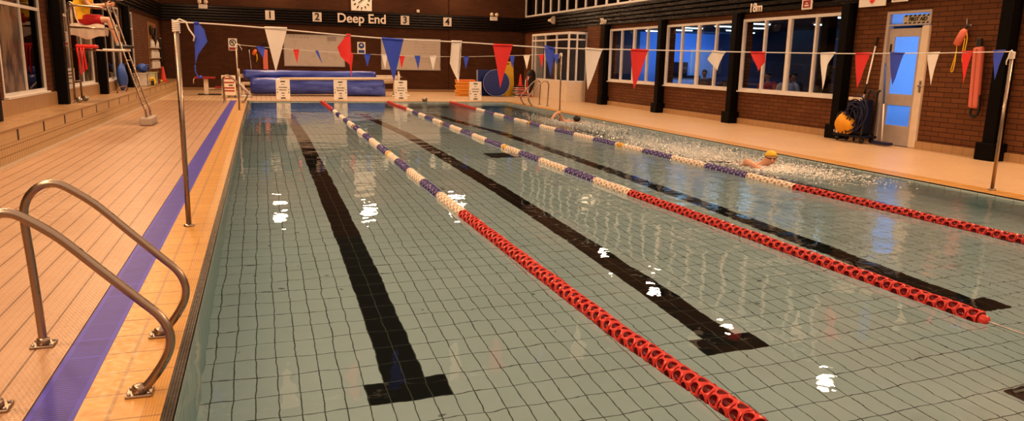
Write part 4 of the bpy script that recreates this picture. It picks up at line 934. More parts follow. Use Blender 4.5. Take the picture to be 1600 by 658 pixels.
MB().tube(smooth_path([(XR - .12, 10.37, 2.24), (XR - .1, 10.31, 2.1), (XR - .1, 10.32, 1.86), (XR - .1, 10.34, 1.66), (XR - .1, 10.36, 1.86), (XR - .1, 10.35, 2.08)]), .011, 6).build('cord', 'yellow', t)
MB().tube(smooth_path([R_ @ Vector((0, 0, -.14)), (XR - .1, 10.49, 1.84), (XR - .1, 10.53, 1.62), (XR - .1, 10.55, 1.50), (XR - .1, 10.51, 1.50), (XR - .1, 10.49, 1.68), (XR - .1, 10.50, 1.84)]), .011, 6).build('cord', 'yellow', t)
t = thing('rescue_tube', 'long pink rescue tube leaning beside the black column', 'rescue tube', (XR - .12, 9.97, .8)); R_ = Matrix.Translation((XR - .13, 9.985, 1.39)) @ RX(-.06)
MB().box(-.055, .055, -.098, .098, -.53, .54, mat=R_, bev=.05).build('foam_tube', 'tube_pink', t); MB().box(-.06, -.052, -.012, .012, -.5, .5, mat=R_).build('groove', plain('tube_groove', (.5, .13, .09), .5), t)
MB().box(-.03, .03, -.05, .05, .52, .68, mat=R_, bev=.02).build('top_strap', 'ink', t); MB().tube(smooth_path([R_ @ Vector(q) for q in ((0, .05, -.52), (0, .06, -.64), (0, -.02, -.68), (0, -.09, -.6), (.0, -.1, -.46), (0, -.085, -.3))]), .022, 8).build('bottom_strap', 'ink', t)
# leaning pole, broom, cleaning trolley
t = thing('telescopic_pole', 'white and black pole leaning on the bricks left of the door', 'pole', (12.38, 12.6, 0)); MB().tube([(12.30, 12.66, .0), (12.42, 12.45, 2.14)], .017, 10).build('shaft', 'sign_white', t)
for a, b in ((.0, .30), (.46, .56), (.92, 1.0)): p = Vector((12.30, 12.66, 0)); q = Vector((12.42, 12.45, 2.14)); MB().tube([p.lerp(q, a), p.lerp(q, b)], .021, 10).build('grip', 'ink', t)
t = thing('push_broom', 'broom with blue handle leaning against the door frame', 'broom', (12.3, 11.75, 0)); MB().tube([(12.18, 11.78, .08), (12.26, 11.92, .82)], .015, 8).build('lower_shaft', 'sign_white', t); MB().tube([(12.26, 11.92, .82), (12.36, 12.10, 1.62)], .016, 8).build('blue_handle', plain('blue_handle', (.05, .12, .35), .4), t); MB().box(12.1, 12.24, 11.55, 11.98, .02, .075, bev=.01).build('brush_head', 'hose_blue', t)
def trolley():
    t = thing('cleaning_trolley', 'dark wheeled trolley piled with navy hose and a yellow cover', 'trolley', (12.05, 12.4, 0))
    x0, x1, y0, y1 = 11.95, 12.28, 12.02, 12.9
    MB().box(x0, x1, y0, y1, .11, .16, bev=.01).build('base', 'navy', t)
    for x in (x0 + .04, x1 - .04):
        for y in (y0 + .1, y1 - .1): MB().lathe([(.05, -.02), (.055, 0), (.05, .02)], (x, y, .06), 'x', 14).build('wheel', 'ink', t)
    MB().tube(smooth_path([(x0 + .02, 12.12, .15), (x0 + .02, 12.1, .7), (x0 + .05, 12.08, 1.0), (x0 + .05, 12.02, 1.08), (x0 + .05, 11.95, 1.05), (x0 + .05, 11.93, .95)]), .022, 8).build('push_handle', 'ink', t)
    MB().tube(smooth_path([(x1 - .02, 12.12, .15), (x1 - .02, 12.1, .7), (x1 - .05, 12.08, 1.0), (x1 - .05, 12.02, 1.08)]), .022, 8).build('push_handle', 'ink', t)
    mb = MB(); mb.box(x0 + .03, x1 - .03, 12.16, 12.62, .16, .9, bev=.04); mb.build('body', 'navy', t)
    MB().box(x0 - .01, x0 + .03, 12.2, 12.55, .86, .93, bev=.01).build('top_tray', 'cream', t)
    mb = MB(); random.seed(11)
    for k in range(9):
        yy = 12.36 + random.uniform(-.1, .1); zz = .52 + random.uniform(-.08, .12); r = random.uniform(.18, .33); xx = x0 - .015 * (k % 4)
        pts = [(xx + .02 * math.sin(3 * a + k), yy + r * .8 * math.cos(a), zz + r * 1.05 * math.sin(a)) for a in [2 * PI * i / 26 for i in range(26)]]
        mb.tube(pts, .013, 6, closed=True)
    mb.build('hose_coil', 'hose_blue', t)
    MB().ball((x0 + .04, 12.58, .36), .19, .30, .21, fn=lambda q: Vector((q.x * (1 + .15 * math.sin(q.y * 20)), q.y, q.z * (1 + .25 * math.sin(q.y * 14 + 1) * (q.z > 0))))).build('yellow_cover', 'tarp_yellow', t)
    MB().box(x0 - .02, x1 - .05, 12.45, 12.88, .16, .24, bev=.03).build('folded_cloth', 'cream', t)
    mb = MB()
    for k in range(4): y = 12.44 + k * .11; mb.tube(smooth_path([(x0 - .07, y, .17), (x0 - .085, y + .05 * (-1) ** k, .36), (x0 - .04, y + .1 * (-1) ** k, .56), (x0 + .05, y, .62)]), .011, 6)
    mb.build('bungee_cord', 'ink', t)
trolley()

# ------------------------------------------------------------------ lifeguard chair
def guard_chair():
    t = thing('lifeguard_chair', 'tall steel lifeguard chair straddling the tiled plinth', 'chair', (-2.5, 17.65, 0))
    ya, yb_ = 17.32, 17.95
    for y in (ya, yb_):
        MB().tube([(-3.2, y, .53), (-3.19, y, 2.30), (-3.14, y, 2.38), (-3.05, y, 2.40), (-2.6, y, 2.38), (-2.48, y, 2.33)], .019, 10).build('post', 'steel', t)
        MB().tube(smooth_path([(-2.50, y, 2.48), (-2.47, y, 2.36), (-2.30, y, 1.70), (-2.12, y, 1.02), (-1.97, y, .48), (-1.92, y, .33), (-1.905, y, .15)]), .021, 12).build('ladder_rail', 'steel', t)
        MB().tube([(-3.19, y, 1.54), (-2.24, y, 1.52)], .017, 10).build('side_bar', 'steel', t)
        MB().tube([(-3.19, y, 1.98), (-2.36, y, 1.96)], .015, 10).build('seat_bar', 'steel', t)
    for z in (.5, .78, 1.06, 1.34):
        x = -1.975 - (z - .5) * .285; MB().tube([(x, ya, z), (x, yb_, z)], .014, 8).build('rung', 'steel', t)
    for x, z in ((-3.19, 1.54), (-3.2, .9), (-3.19, 2.0)): MB().tube([(x, ya, z), (x, yb_, z)], .015, 8).build('cross_bar', 'steel', t)
    MB().box(-2.62, -2.20, ya - .03, yb_ + .03, 1.52, 1.565, bev=.01).build('foot_plate', 'sign_white', t)
    MB().box(-2.03, -1.79, ya - .12, yb_ + .12, 0, .17, bev=.035).build('base_block', 'concrete', t)
    for y in (ya, yb_):
        MB().lathe([(.055, -.018), (.06, 0), (.055, .018)], (-3.13, y, .531), 'y', 16).build('castor', 'grey_metal', t)
        MB().lathe([(.05, 0), (.05, .012)], (-3.2, y, .47), 'z', 14).build('foot_disc', 'grey_metal', t); MB().tube([(-3.2, y, .48), (-3.2, y, .54)], .018, 8).build('foot_stem', 'steel', t)
    MB().box(-3.12, -2.58, ya + .06, yb_ - .06, 1.965, 2.0, bev=.015).build('seat', 'towel', t); MB().box(-3.17, -3.12, ya + .06, yb_ - .06, 2.0, 2.45, bev=.02).build('backrest', 'towel', t)
    # rescue tube and towel that lie on it
    r = thing('rescue_tube', 'flat red rescue float with straps lying on the chair platform', 'rescue tube', (-2.95, 17.5, 1.55)); MB().box(-3.1, -2.74, ya - .08, ya + .32, 1.565, 1.64, bev=.025).build('float', 'red', r)
    for x, l in ((-3.06, .52), (-3.0, .47), (-2.95, .42)): MB().tube(smooth_path([(x, ya - .05, 1.58), (x, ya - .1, 1.5), (x + .015, ya - .09, 1.3), (x + .025, ya - .085, 1.56 - l)]), .02, 6).build('strap', 'red', r)
    tw = thing('towel', 'pale towel draped over the back and seat of the lifeguard chair', 'towel', (-3.1, 17.3, 2.0))
    v = []; n = 14
    prof = [(-3.24, 2.05), (-3.235, 2.25), (-3.20, 2.45), (-3.15, 2.475), (-3.09, 2.42), (-3.07, 2.2), (-3.03, 2.06), (-2.9, 2.022), (-2.72, 2.02), (-2.60, 1.99), (-2.585, 1.92), (-2.6, 1.86)]
    for i in range(n):
        y = ya + .04 + (yb_ - ya - .08) * i / (n - 1)
        for j, (x, z) in enumerate(prof): v.append((x + .008 * math.sin(i * 1.7 + j), y, z + .008 * math.sin(i * 1.1 + j * 2) - (.05 if j in (0, 11) and i % 3 == 0 else 0)))
    m = len(prof); MB().add(v, [(i * m + j, (i + 1) * m + j, (i + 1) * m + j + 1, i * m + j + 1) for i in range(n - 1) for j in range(m - 1)], 0, True).build('cloth', 'towel', tw)
    v = []; pr = [(0, 2.04), (-.03, 1.98), (-.04, 1.9), (-.02, 1.82)]
    for i in range(12):
        x = -3.18 + .62 * i / 11
        for y, z in pr: v.append((x, ya + .05 + y + .012 * math.sin(i * 1.9), z + .02 * math.sin(i * .9) - .06 * math.sin(PI * i / 11) * (z < 1.9)))
    MB().add(v, [(i * 4 + j, (i + 1) * 4 + j, (i + 1) * 4 + j + 1, i * 4 + j + 1) for i in range(11) for j in range(3)], 0, True).build('hanging_fold', 'towel', tw)
guard_chair()

# ------------------------------------------------------------------ people
def hand(V, E, R, wrist, idx, d, side, curl=.5, s=1.0):
    """palm and five separate fingers leaving the wrist along d; side points to the thumb"""
    d = Vector(d).normalized(); side = Vector(side); side = (side - d * side.dot(d)).normalized(); nrm = d.cross(side)
    w_ = Vector(wrist); palm = w_ + d * .05 * s; ip = chain(V, E, R, [palm], [(.034 * s, .018 * s)], idx)
    for k, (o, l) in enumerate(((.03, .068), (.011, .078), (-.010, .072), (-.030, .056))):
        b = palm + side * o * s + d * .035 * s; q = b + (d * .55 * l + nrm * curl * l * .35) * s; e = q + (d * .5 * l * (1 - curl * .6) + nrm * curl * l * .5) * s
        chain(V, E, R, [b, q, e], [.0095 * s, .0085 * s, .0065 * s], ip)
    b = w_ + d * .022 * s + side * .032 * s; chain(V, E, R, [b, b + (d * .6 + side * .8) * .035 * s, b + (d * 1.3 + side * .7 + nrm * .3) * .05 * s], [.012 * s, .010 * s, .008 * s], ip)
def face_parts(o, c, fwd, up, s=1.0, skin='skin', hair='hair', cap=None, goggles=False):
    """eyes, nose, mouth, ears, hair for a head of centre c looking along fwd"""
    fwd = Vector(fwd).normalized(); up = Vector(up); up = (up - fwd * up.dot(fwd)).normalized(); rt = fwd.cross(up); c = Vector(c)
    def at(f, u, r): return c + (fwd * f + up * u + rt * r) * s
    B = Matrix((fwd, rt, up)).transposed()
    def sph(mb, f, u, r, a, b_, d_, seg=12): mb.ball((0, 0, 0), a * s, b_ * s, d_ * s, seg, 8, fn=lambda q: at(f, u, r) + B @ q)
    mb = MB()
    for r in (-.033, .033): sph(mb, .087, .012, r, .012, .014, .010)
    mb.build('eyes', 'sign_white' if not goggles else 'ink', o)
    if not goggles:
        mb = MB()
        for r in (-.033, .033): sph(mb, .097, .012, r, .004, .007, .007)
        mb.build('pupils', 'ink', o)
    else:
        MB().tube([at(.085, .015, -.055), at(.097, .015, -.02), at(.097, .015, .02), at(.085, .015, .055), at(0, .025, .083), at(-.08, .03, 0), at(0, .025, -.083)], .006 * s, 6, closed=True).build('goggle_strap', 'ink', o)
    mb = MB(); sph(mb, .106, -.018, 0, .020, .013, .022); sph(mb, .095, .0, 0, .012, .009, .026); mb.build('nose', skin, o)
    mb = MB(); sph(mb, .092, -.058, 0, .010, .024, .006); mb.build('lips', plain('lips', (.42, .13, .1), .5), o)
    mb = MB()
    for r in (-.08, .08): sph(mb, -.005, -.005, r, .018, .008, .030)
    mb.build('ears', skin, o)
    def hf(q):
        if q.z < 0: q = Vector((q.x * .96, q.y * .96, q.z * (.12 if cap else .55)))
        return at(-.010, .036, 0) + B @ (Matrix.Rotation(.16 if cap else .42, 3, 'Y').inverted() @ q)
    MB().ball((0, 0, 0), .100 * s, .086 * s, .082 * s, 20, 12, fn=hf).build('swim_cap' if cap else 'hair', cap or hair, o)
def head_joints(V, E, R, neck_i, neck, c, fwd, s=1.0):
    c = Vector(c); fwd = Vector(fwd).normalized(); n = Vector(neck); up = (c - n).normalized()
    return chain(V, E, R, [n + up * .05 * s, c - up * .075 * s + fwd * .022 * s, c - up * .02 * s + fwd * .005 * s, c + up * .045 * s - fwd * .005 * s, c + up * .085 * s - fwd * .008 * s], [.052 * s, (.058 * s, .066 * s), (.076 * s, .086 * s), (.076 * s, .086 * s), (.046 * s, .05 * s)], neck_i)
def cuff(name, pts, radii, mat, o, seg=18, cap=True):
    MB().tube(smooth_path(pts, 5), [r for a, b in zip(radii, radii[1:]) for r in [a + (b - a) * k / 5 for k in range(5)]] + [radii[-1]], seg, cap=cap).build(name, mat, o)

def lifeguard():
    o = thing('person', 'lifeguard in yellow shirt and red shorts sitting on the tall steel chair', 'person', (-2.98, 17.63, 2.1))
    V, E, R = [], [], []
    y = 17.63
    hip = chain(V, E, R, [(-2.98, y, 2.15)], [(.13, .15)])
    chest = chain(V, E, R, [(-3.0, y, 2.30), (-2.98, y, 2.46), (-2.93, y, 2.60)], [(.105, .135), (.115, .16), (.10, .165)], hip)
    nk = chain(V, E, R, [(-2.90, y, 2.69)], [.055], chest)
    hc = (-2.865, y, 2.86); head_joints(V, E, R, nk, (-2.90, y, 2.69), hc, (1, 0, -.15))
    for s, ky in ((-1, .10), (1, .13)):
        kx, kz = -2.50, 2.16 + (0.01 if s > 0 else 0)
        k = chain(V, E, R, [(-2.9, y + s * .10, 2.13), (-2.7, y + s * .11, 2.14), (kx, y + s * ky, kz)], [.085, .078, .058], hip)
        a = chain(V, E, R, [(kx + .03, y + s * ky, kz - .13), (kx + .10, y + s * ky, 1.80), (kx + .135, y + s * ky, 1.66)], [.056, .046, .036], k)
        chain(V, E, R, [(kx + .15, y + s * ky, 1.612), (kx + .26, y + s * ky, 1.595), (kx + .34, y + s * ky, 1.59)], [.036, .034, .026], a)
        sh = chain(V, E, R, [(-2.92, y + s * .19, 2.60)], [.062], chest)
        ex, ey, ez = -2.80, y + s * .24, 2.40
        wr = (-2.52, y + s * .05, 2.45)
        e = chain(V, E, R, [(-2.87, y + s * .23, 2.50), (ex, ey, ez)], [.052, .043], sh)
        wi = chain(V, E, R, [(-2.68, y + s * .15, 2.42), wr], [.041, .028], e)
        hand(V, E, R, wr, wi, (.8, -s * .5, .15), (0, -s * .2, 1), .9)
    skinned('body', V, E, R, 'skin', o, 0)
    face_parts(o, hc, (1, 0, -.15), (0, 0, 1))
    cuff('shirt', [(-2.99, y, 2.14), (-3.0, y, 2.28), (-2.985, y, 2.45), (-2.94, y, 2.60), (-2.91, y, 2.675)], [.145, .148, .162, .165, .075], 'yellow_shirt', o, 22)
    sh = o.children[-1]
    for v in sh.data.vertices: v.co.y *= 1.18
    for s in (-1, 1): cuff('sleeve', [(-2.93, y + s * .14, 2.61), (-2.92, y + s * .2, 2.585), (-2.88, y + s * .235, 2.50)], [.07, .075, .066], 'yellow_shirt', o)
    cuff('shorts', [(-3.06, y, 2.15), (-2.98, y, 2.14), (-2.90, y, 2.13)], [.13, .155, .13], 'shorts_red', o, 20)
    for v in o.children[-1].data.vertices: v.co.y *= 1.25
    for s, ky in ((-1, .10), (1, .13)):
        cuff('shorts_leg', [(-2.94, y + s * .09, 2.13), (-2.8, y + s * .105, 2.135), (-2.64, y + s * .11, 2.15)], [.115, .112, .100], 'shorts_red', o)
        x = -2.50; yy = y + s * ky
        MB().ball((x + .245, yy, 1.612), .165, .056, .046, 18, 10, fn=lambda q: Vector((q.x, q.y, q.z * (1.15 if q.x < -.03 else .9)))).build('shoe', 'shoe', o)
        MB().lathe([(.045, 0), (.043, .07), (.04, .075)], (x + .14, yy, 1.63), 'z', 14).build('sock', 'cloth_grey', o)
lifeguard()

def crawl_swimmer():
    o = thing('person', 'dark haired swimmer in front crawl with one arm arched over the water', 'person', (8.15, 18.4, -.1))
    V, E, R = [], [], []
    x, y, z = 8.12, 18.35, -.10
    ch = chain(V, E, R, [(x, y, z)], [(.16, .11)])
    hp = chain(V, E, R, [(x + .02, y + .25, z - .03), (x + .02, y + .5, z - .05)], [(.13, .10), (.15, .11)], ch)
    for s in (-1, 1): chain(V, E, R, [(x + .02 + s * .09, y + .62, z - .07), (x + s * .1, y + .95, z - .12), (x + s * .1, y + 1.3, z - .14), (x + s * .1, y + 1.48, z - .16)], [.085, .06, .042, .03], hp)
    nk = chain(V, E, R, [(x + .02, y - .16, z + .05)], [.06], ch)
    hc = Vector((x + .10, y - .36, z + .13)); head_joints(V, E, R, nk, (x + .02, y - .16, z + .05), hc, (.75, -.4, -.35))
    # recovering arm: shoulder -> high elbow -> hand
    sh = chain(V, E, R, [(x - .17, y - .04, z + .06)], [.066], ch)
    e = chain(V, E, R, [(x - .27, y - .10, z + .20), (x - .34, y - .17, z + .30)], [.055, .046], sh)
    wr = (x - .56, y - .36, z + .24); wi = chain(V, E, R, [(x - .46, y - .28, z + .29), wr], [.041, .028], e)
    hand(V, E, R, wr, wi, (-.6, -.6, -.55), (.6, -.6, 0), .35)
    s2 = chain(V, E, R, [(x + .17, y - .08, z - .02), (x + .18, y - .3, z - .1), (x + .14, y - .55, z - .2)], [.062, .05, .042], ch)
    wr = (x + .1, y - .78, z - .26); wi = chain(V, E, R, [wr], [.028], s2); hand(V, E, R, wr, wi, (0, -1, -.2), (-1, 0, 0), .2)
    skinned('body', V, E, R, 'skin', o, 0); face_parts(o, hc, (.75, -.4, -.35), (-.2, -.75, .6))
    cuff('trunks', [(x + .02, y + .30, z - .03), (x + .02, y + .48, z - .05), (x + .02, y + .66, z - .07)], [.14, .165, .16], 'ink', o)
crawl_swimmer()
def cap_swimmer():
    o = thing('person', 'swimmer in a yellow cap with face raised out of the splashing water', 'person', (7.95, 9.9, -.1))
    V, E, R = [], [], []
    hc = Vector((7.93, 9.68, .095)); x, y, z = 7.80, 9.98, -.12
    ch = chain(V, E, R, [(x, y, z)], [(.17, .12)])
    hp = chain(V, E, R, [(x - .06, y + .26, z - .06), (x - .1, y + .5, z - .1)], [(.14, .11), (.15, .11)], ch)
    for s in (-1, 1): chain(V, E, R, [(x - .1 + s * .09, y + .64, z - .14), (x - .16 + s * .14, y + .95, z - .22), (x - .2 + s * .15, y + 1.3, z - .22), (x - .2 + s * .16, y + 1.48, z - .22)], [.085, .06, .042, .03], hp)
    nk = chain(V, E, R, [(x + .06, y - .14, z + .07)], [.062], ch)
    head_joints(V, E, R, nk, (x + .06, y - .14, z + .07), hc, (-.42, -.9, -.03), 1.08)
    sh = chain(V, E, R, [(x - .19, y - .10, z + .09)], [.07], ch)
    e = chain(V, E, R, [(x - .27, y - .26, z + .17), (x - .30, y - .34, z + .165)], [.058, .047], sh)
    wr = (x - .10, y - .56, z + .02); wi = chain(V, E, R, [(x - .21, y - .46, z + .09), wr], [.042, .028], e); hand(V, E, R, wr, wi, (.6, -.7, -.2), (.7, .6, 0), .3)
    s2 = chain(V, E, R, [(x + .25, y - .08, z + .03), (x + .36, y - .25, z - .03), (x + .4, y - .42, z - .05)], [.066, .052, .045], ch)
    wr = (x + .33, y - .64, z - .06); wi = chain(V, E, R, [wr], [.028], s2); hand(V, E, R, wr, wi, (-.3, -1, -.1), (-1, .2, 0), .3)
    skinned('body', V, E, R, 'skin', o, 0); face_parts(o, hc, (-.42, -.9, -.03), (0, 0, 1), 1.08, cap='yellow', goggles=True)
    cuff('trunks', [(x - .07, y + .30, z - .07), (x - .1, y + .5, z - .1), (x - .12, y + .68, z - .14)], [.15, .165, .16], 'ink', o)
cap_swimmer()
def foam(name, lb, spots, seed):
    random.seed(seed); mb = MB()
    for cx, cy, sx, sy, n, hz in spots:
        for k in range(n):
            x = random.gauss(cx, sx); y = random.gauss(cy, sy)
            if not (6.95 < x < W - .03): continue
            r = random.uniform(.003, .008) * (1.8 if random.random() < .06 else 1); hgt = max(0, random.gauss(0, hz)) if random.random() < .22 else 0
            if hgt: mb.ball((x, y, WZ + hgt), r * .6, seg=5, ring=4)
            else: mb.ball((x, y, WZ + .002), r * random.uniform(1, 2.6), r * random.uniform(1, 2.6), r * .8, seg=5, ring=3)
    tag(mb.build(name, 'foam'), lb, 'water', kind='stuff')
foam('splash_foam', 'white splashes and bubbles round the swimmer in the yellow cap', [(7.95, 9.55, .30, .30, 1500, .07), (7.75, 10.9, .5, 1.0, 2600, .04), (8.2, 8.9, .35, .55, 1000, .04), (7.9, 12.8, .55, 1.3, 1500, .02)], 4)
foam('splash_foam', 'white splashes round the dark haired front crawl swimmer', [(8.15, 18.2, .3, .5, 500, .07), (7.65, 17.95, .12, .2, 50, .10), (8.3, 16.8, .3, .8, 600, .03), (7.9, 19.8, .4, 1.0, 90, .03)], 5)

# ------------------------------------------------------------------ things on the plinth
def crate(x, y, lb, mat='plastic_clear'):
    t = thing('storage_box', lb, 'box', (x, y, .47)); mb = MB(); a, b, h = .17, .26, .42
    for q in ((x - a, x - a + .012, y - b, y + b), (x + a - .012, x + a, y - b, y + b), (x - a, x + a, y - b, y - b + .012), (x - a, x + a, y + b - .012, y + b)): mb.box(*q, .472, .47 + h)
    mb.box(x - a, x + a, y - b, y + b, .472, .482); mb.build('tub', mat, t)
    mb = MB()
    for q in ((x - a - .015, x - a + .012, y - b, y + b), (x + a - .012, x + a + .015, y - b, y + b), (x - a, x + a, y - b - .015, y - b + .012), (x - a, x + a, y + b - .012, y + b + .015)): mb.box(*q, .47 + h - .03, .47 + h)
    mb.build('rim', mat, t)
crate(-3.12, 26.2, 'milky plastic storage box under the bright blue bag'); crate(-3.04, 27.5, 'milky plastic storage box behind the yellow float', plain('plastic_green', (.52, .53, .36), .3))
def lump(mb, c, rx, ry, rz, k=0): mb.ball(c, rx, ry, rz, 18, 12, fn=lambda q: q * (1 + .10 * math.sin(q.x * 20 + k) + .09 * math.sin(q.y * 9 + q.z * 11 + k)))
t = thing('kit_bag', 'bright blue bag lying on top of a storage box', 'bag', (-3.12, 26.2, .9)); mb = MB(); lump(mb, (-3.12, 26.2, 1.02), .17, .3, .13, 1); mb.build('sack', 'bag_blue', t); MB().tube(smooth_path([(-3.0, 26.0, 1.08), (-2.93, 26.0, 1.14), (-2.92, 26.15, 1.05), (-2.96, 26.3, .98)]), .02, 8).build('handle', 'bag_blue', t)
t = thing('kit_bag', 'tall blue bag standing between window and plinth column', 'bag', (-3.2, 23.2, .47)); mb = MB(); lump(mb, (-3.22, 23.2, .83), .14, .32, .36, 2); mb.build('sack', 'bag_blue', t); MB().tube(smooth_path([(-3.12, 23.0, 1.15), (-3.08, 23.1, 1.25), (-3.1, 23.3, 1.25), (-3.13, 23.4, 1.14)]), .015, 8).build('handle', 'ink', t)
t = thing('float_ring', 'yellow and black float propped before the storage boxes', 'float', (-2.9, 26.9, .47)); R_ = Matrix.Translation((-2.92, 26.7, .60)) @ RZ(.5)
MB().tube([R_ @ Vector((.085 * math.cos(a), 0, .10 * math.sin(a))) for a in [2 * PI * k / 24 for k in range(24)]], .045, 10, closed=True).build('ring', 'yellow', t); MB().box(-.05, .05, -.06, .06, -.12, .02, mat=R_, bev=.02).build('black_panel', 'ink', t)
t = thing('dive_weight', 'small dark red weight lying among the toys on the plinth', 'toy', (-2.95, 28.6, .47)); MB().ball((-2.95, 28.6, .51), .06, .1, .038).build('body', 'red_dark', t); MB().box(-2.96, -2.9, 28.55, 28.65, .54, .57).build('cap', 'ink', t)
t = thing('dive_toy', 'small yellow green toy lying before the orange cone', 'toy', (-2.93, 29.2, .47)); MB().lathe([(.02, -.09), (.05, -.06), (.05, .06), (.02, .09)], (-2.93, 29.2, .53), 'y', 12).build('body', plain('toy_green', (.5, .5, .08), .5), t); MB().lathe([(.055, -.015), (.055, .015)], (-2.93, 29.2, .53), 'y', 12).build('band', 'ink', t)
t = thing('hook_tool', 'bent wire handle lying on the plinth behind a column', 'handle', (-3.2, 21.8, .47)); MB().tube(smooth_path([(-3.1, 21.5, .49), (-3.06, 21.6, .60), (-2.98, 21.9, .63), (-2.95, 22.1, .57), (-3.0, 22.2, .49)]), .014, 8).build('wire', 'wood', t); MB().ball((-3.1, 21.5, .49), .02).build('knob', 'ink', t)
# wall rack at the far left
t = thing('wall_rack', 'wooden wall rack with three shelves of pale bottles', 'rack', (XL, 31.6, 1.0)); MB().box(XL, XL + .03, 30.5, 32.9, .75, 2.62).build('backboard', 'wood', t)
for z in (.95, 1.32, 1.70): MB().box(XL, XL + .16, 30.6, 32.8, z - .02, z).build('shelf', 'paper', t)
for r, z in enumerate((.95, 1.32, 1.70)):
    for k in range(5):
        y = 30.8 + k * .42
        if (r == 2 and k == 2): continue
        b = thing('bottle', 'pale plastic bottle on a shelf of the wooden wall rack', 'bottle', (XL + .09, y, z), 'bottles on the wall rack'); MB().lathe([(.055, .001), (.06, .02), (.06, .2), (.025, .235), (.025, .26)], (XL + .09, y, z), 'z', 12).build('flask', 'paper', b); MB().lathe([(.03, .255), (.03, .285)], (XL + .09, y, z), 'z', 10).build('cap', 'white_paint' if k % 2 else 'cream', b)
t = thing('safety_harness', 'black harness hanging at the top of the wooden rack', 'harness', (XL + .1, 31.5, 2.1)); mb = MB()
MB().tube([(XL + .08, 31.1 + .2 * math.cos(a), 2.32 + .14 * math.sin(a)) for a in [2 * PI * k / 20 for k in range(20)]], .04, 8, closed=True).build('loop', 'ink', t)
MB().tube(smooth_path([(XL + .08, 31.2, 2.3), (XL + .09, 31.6, 2.1), (XL + .08, 31.9, 1.85), (XL + .09, 32.2, 2.2), (XL + .08, 32.3, 2.42)]), .05, 8).build('strap', 'ink', t); MB().box(XL + .05, XL + .1, 31.9, 32.1, 1.9, 2.05).build('buckle', 'tube_pink', t)
t = thing('hanging_cable', 'bundle of black cable hanging on the far left corner wall', 'cable', (XL + .05, 33.6, 1.5)); MB().tube([(XL + .08 + .015 * math.sin(k), 33.6 + .10 * math.cos(k * .55), 1.55 + .5 * math.sin(k * .55)) for k in range(46)], .022, 6).build('coil', 'ink', t); MB().tube([(XL + .0, 33.6, 2.08), (XL + .1, 33.6, 2.08)], .02, 8).build('peg', 'grey_metal', t)
t = thing('warning_sign', 'white prohibition notice stuck on the window beside the lifeguard', 'sign', (XL + .06, 17.85, 1.75)); MB().box(XL + .045, XL + .06, 17.6, 18.1, 1.6, 1.9).build('plate', 'paper', t)
FL_ = Matrix(((0, 0, 1, 0), (1, 0, 0, 0), (0, 1, 0, 0), (0, 0, 0, 1)))
mb = MB(); disc_ring(mb, (XL + .06, 17.85, 1.79), .06, .085, FL_, 0); quad(mb, (XL + .06, 17.85, 1.79), FL_ @ RZ(-.8), -.07, .07, -.01, .01, 0); mb.build('ring', 'ink', t); mb = MB(); quad(mb, (XL + .06, 17.85, 1.65), FL_, -.2, .2, -.03, .03, 0); mb.build('red_strip', 'ink_red', t)
t = thing('paper_notice', 'pale paper notice low on the window by the chair legs', 'sign', (XL + .06, 18.0, 1.0)); MB().box(XL + .045, XL + .06, 17.65, 18.4, .85, 1.15).build('sheet', 'paper', t); mb = MB()
for z in (.93, 1.0, 1.07): mb.box(XL + .06, XL + .062, 17.75, 18.3, z, z + .025)
mb.build('print_line', 'ink', t)
# dark grating in the pool floor and at the near corner
for x, y, s, lb in ((4.5, 12.75, .28, 'small black drain grating on the pool floor mid pool'), (4.98, 2.65, .38, 'dark square with bars on the shallow floor at the corner of the view')):
    t = thing('floor_square', lb, 'drain', (x, y, -1.0)); z = -.98 + WZ - (.02 if y < 10 else .05) - (max(0, y - 2) * .002)
    MB().box(x - s, x + s, y - s, y + s, z - .03, z + .035).build('frame', 'drain_black', t); mb = MB()
    for k in range(7): a = y - s + .04 + (2 * s - .08) * k / 6; mb.box(x - s + .03, x + s - .03, a - .01, a + .01, z + .035, z + .045)
    mb.build('grating_bars', 'grey_metal', t)

# ------------------------------------------------------------------ cafe behind the windows
CX = 18.2
slab('floor_cafe', XR + .25, CX, 13, 27, -.1, 0, 'cafe_floor'); slab('ceiling_cafe', XR + .25, CX, 13, 27, 2.74, 2.84, 'cafe_ceiling')
slab('wall_cafe_back', CX, CX + .1, 13, 27.1, -.1, 2.84, 'cafe_dark'); slab('wall_cafe_near', XR + .25, CX, 12.9, 13.0, -.1, 2.84, 'cafe_dark'); slab('wall_cafe_far', XR + .25, 14.7, 27, 27.1, -.1, 2.84, 'cafe_dark'); slab('wall_cafe_far_right', 14.7, CX, 27, 27.1, -.1, 2.84, 'cafe_wall')
slab('wall_cafe_partition', 16.21, 16.3, 13, 20.0, 0, 2.74, 'cafe_dark')
k = 0
for x, y in ((14.0, 18.5), (15.5, 20.6), (13.65, 14.9), (15.55, 17.7), (14.0, 22.0), (14.2, 25.0), (16.0, 22.6), (17.2, 23.6), (14.6, 23.6), (14.1, 20.4)):
    if True:
        t = thing('fluorescent_light', 'glowing strip light on the cafe ceiling behind the windows', 'light', (x, y, 2.74), 'cafe strip lights'); MB().box(x - .36, x + .36, y - .07, y + .07, 2.70, 2.74).build('tray', 'white_paint', t); MB().box(x - .33, x + .33, y - .035, y + .035, 2.67, 2.70, bev=.01).build('diffuser', 'tube_light', t)
column('support_column', 'dark square post inside the cafe behind the nearest window', 13.0, 14.55, 0, 2.74, .24, False, 'cafe posts')
t = thing('serving_counter', 'pale counter with dark top at the back of the cafe', 'counter', (16.2, 26.3, 0)); MB().box(15.4, 16.85, 26.0, 26.6, 0, 1.02).build('counter_body', 'cafe_counter', t); MB().box(15.35, 16.9, 25.95, 26.65, 1.02, 1.08).build('counter_top', 'ink', t)
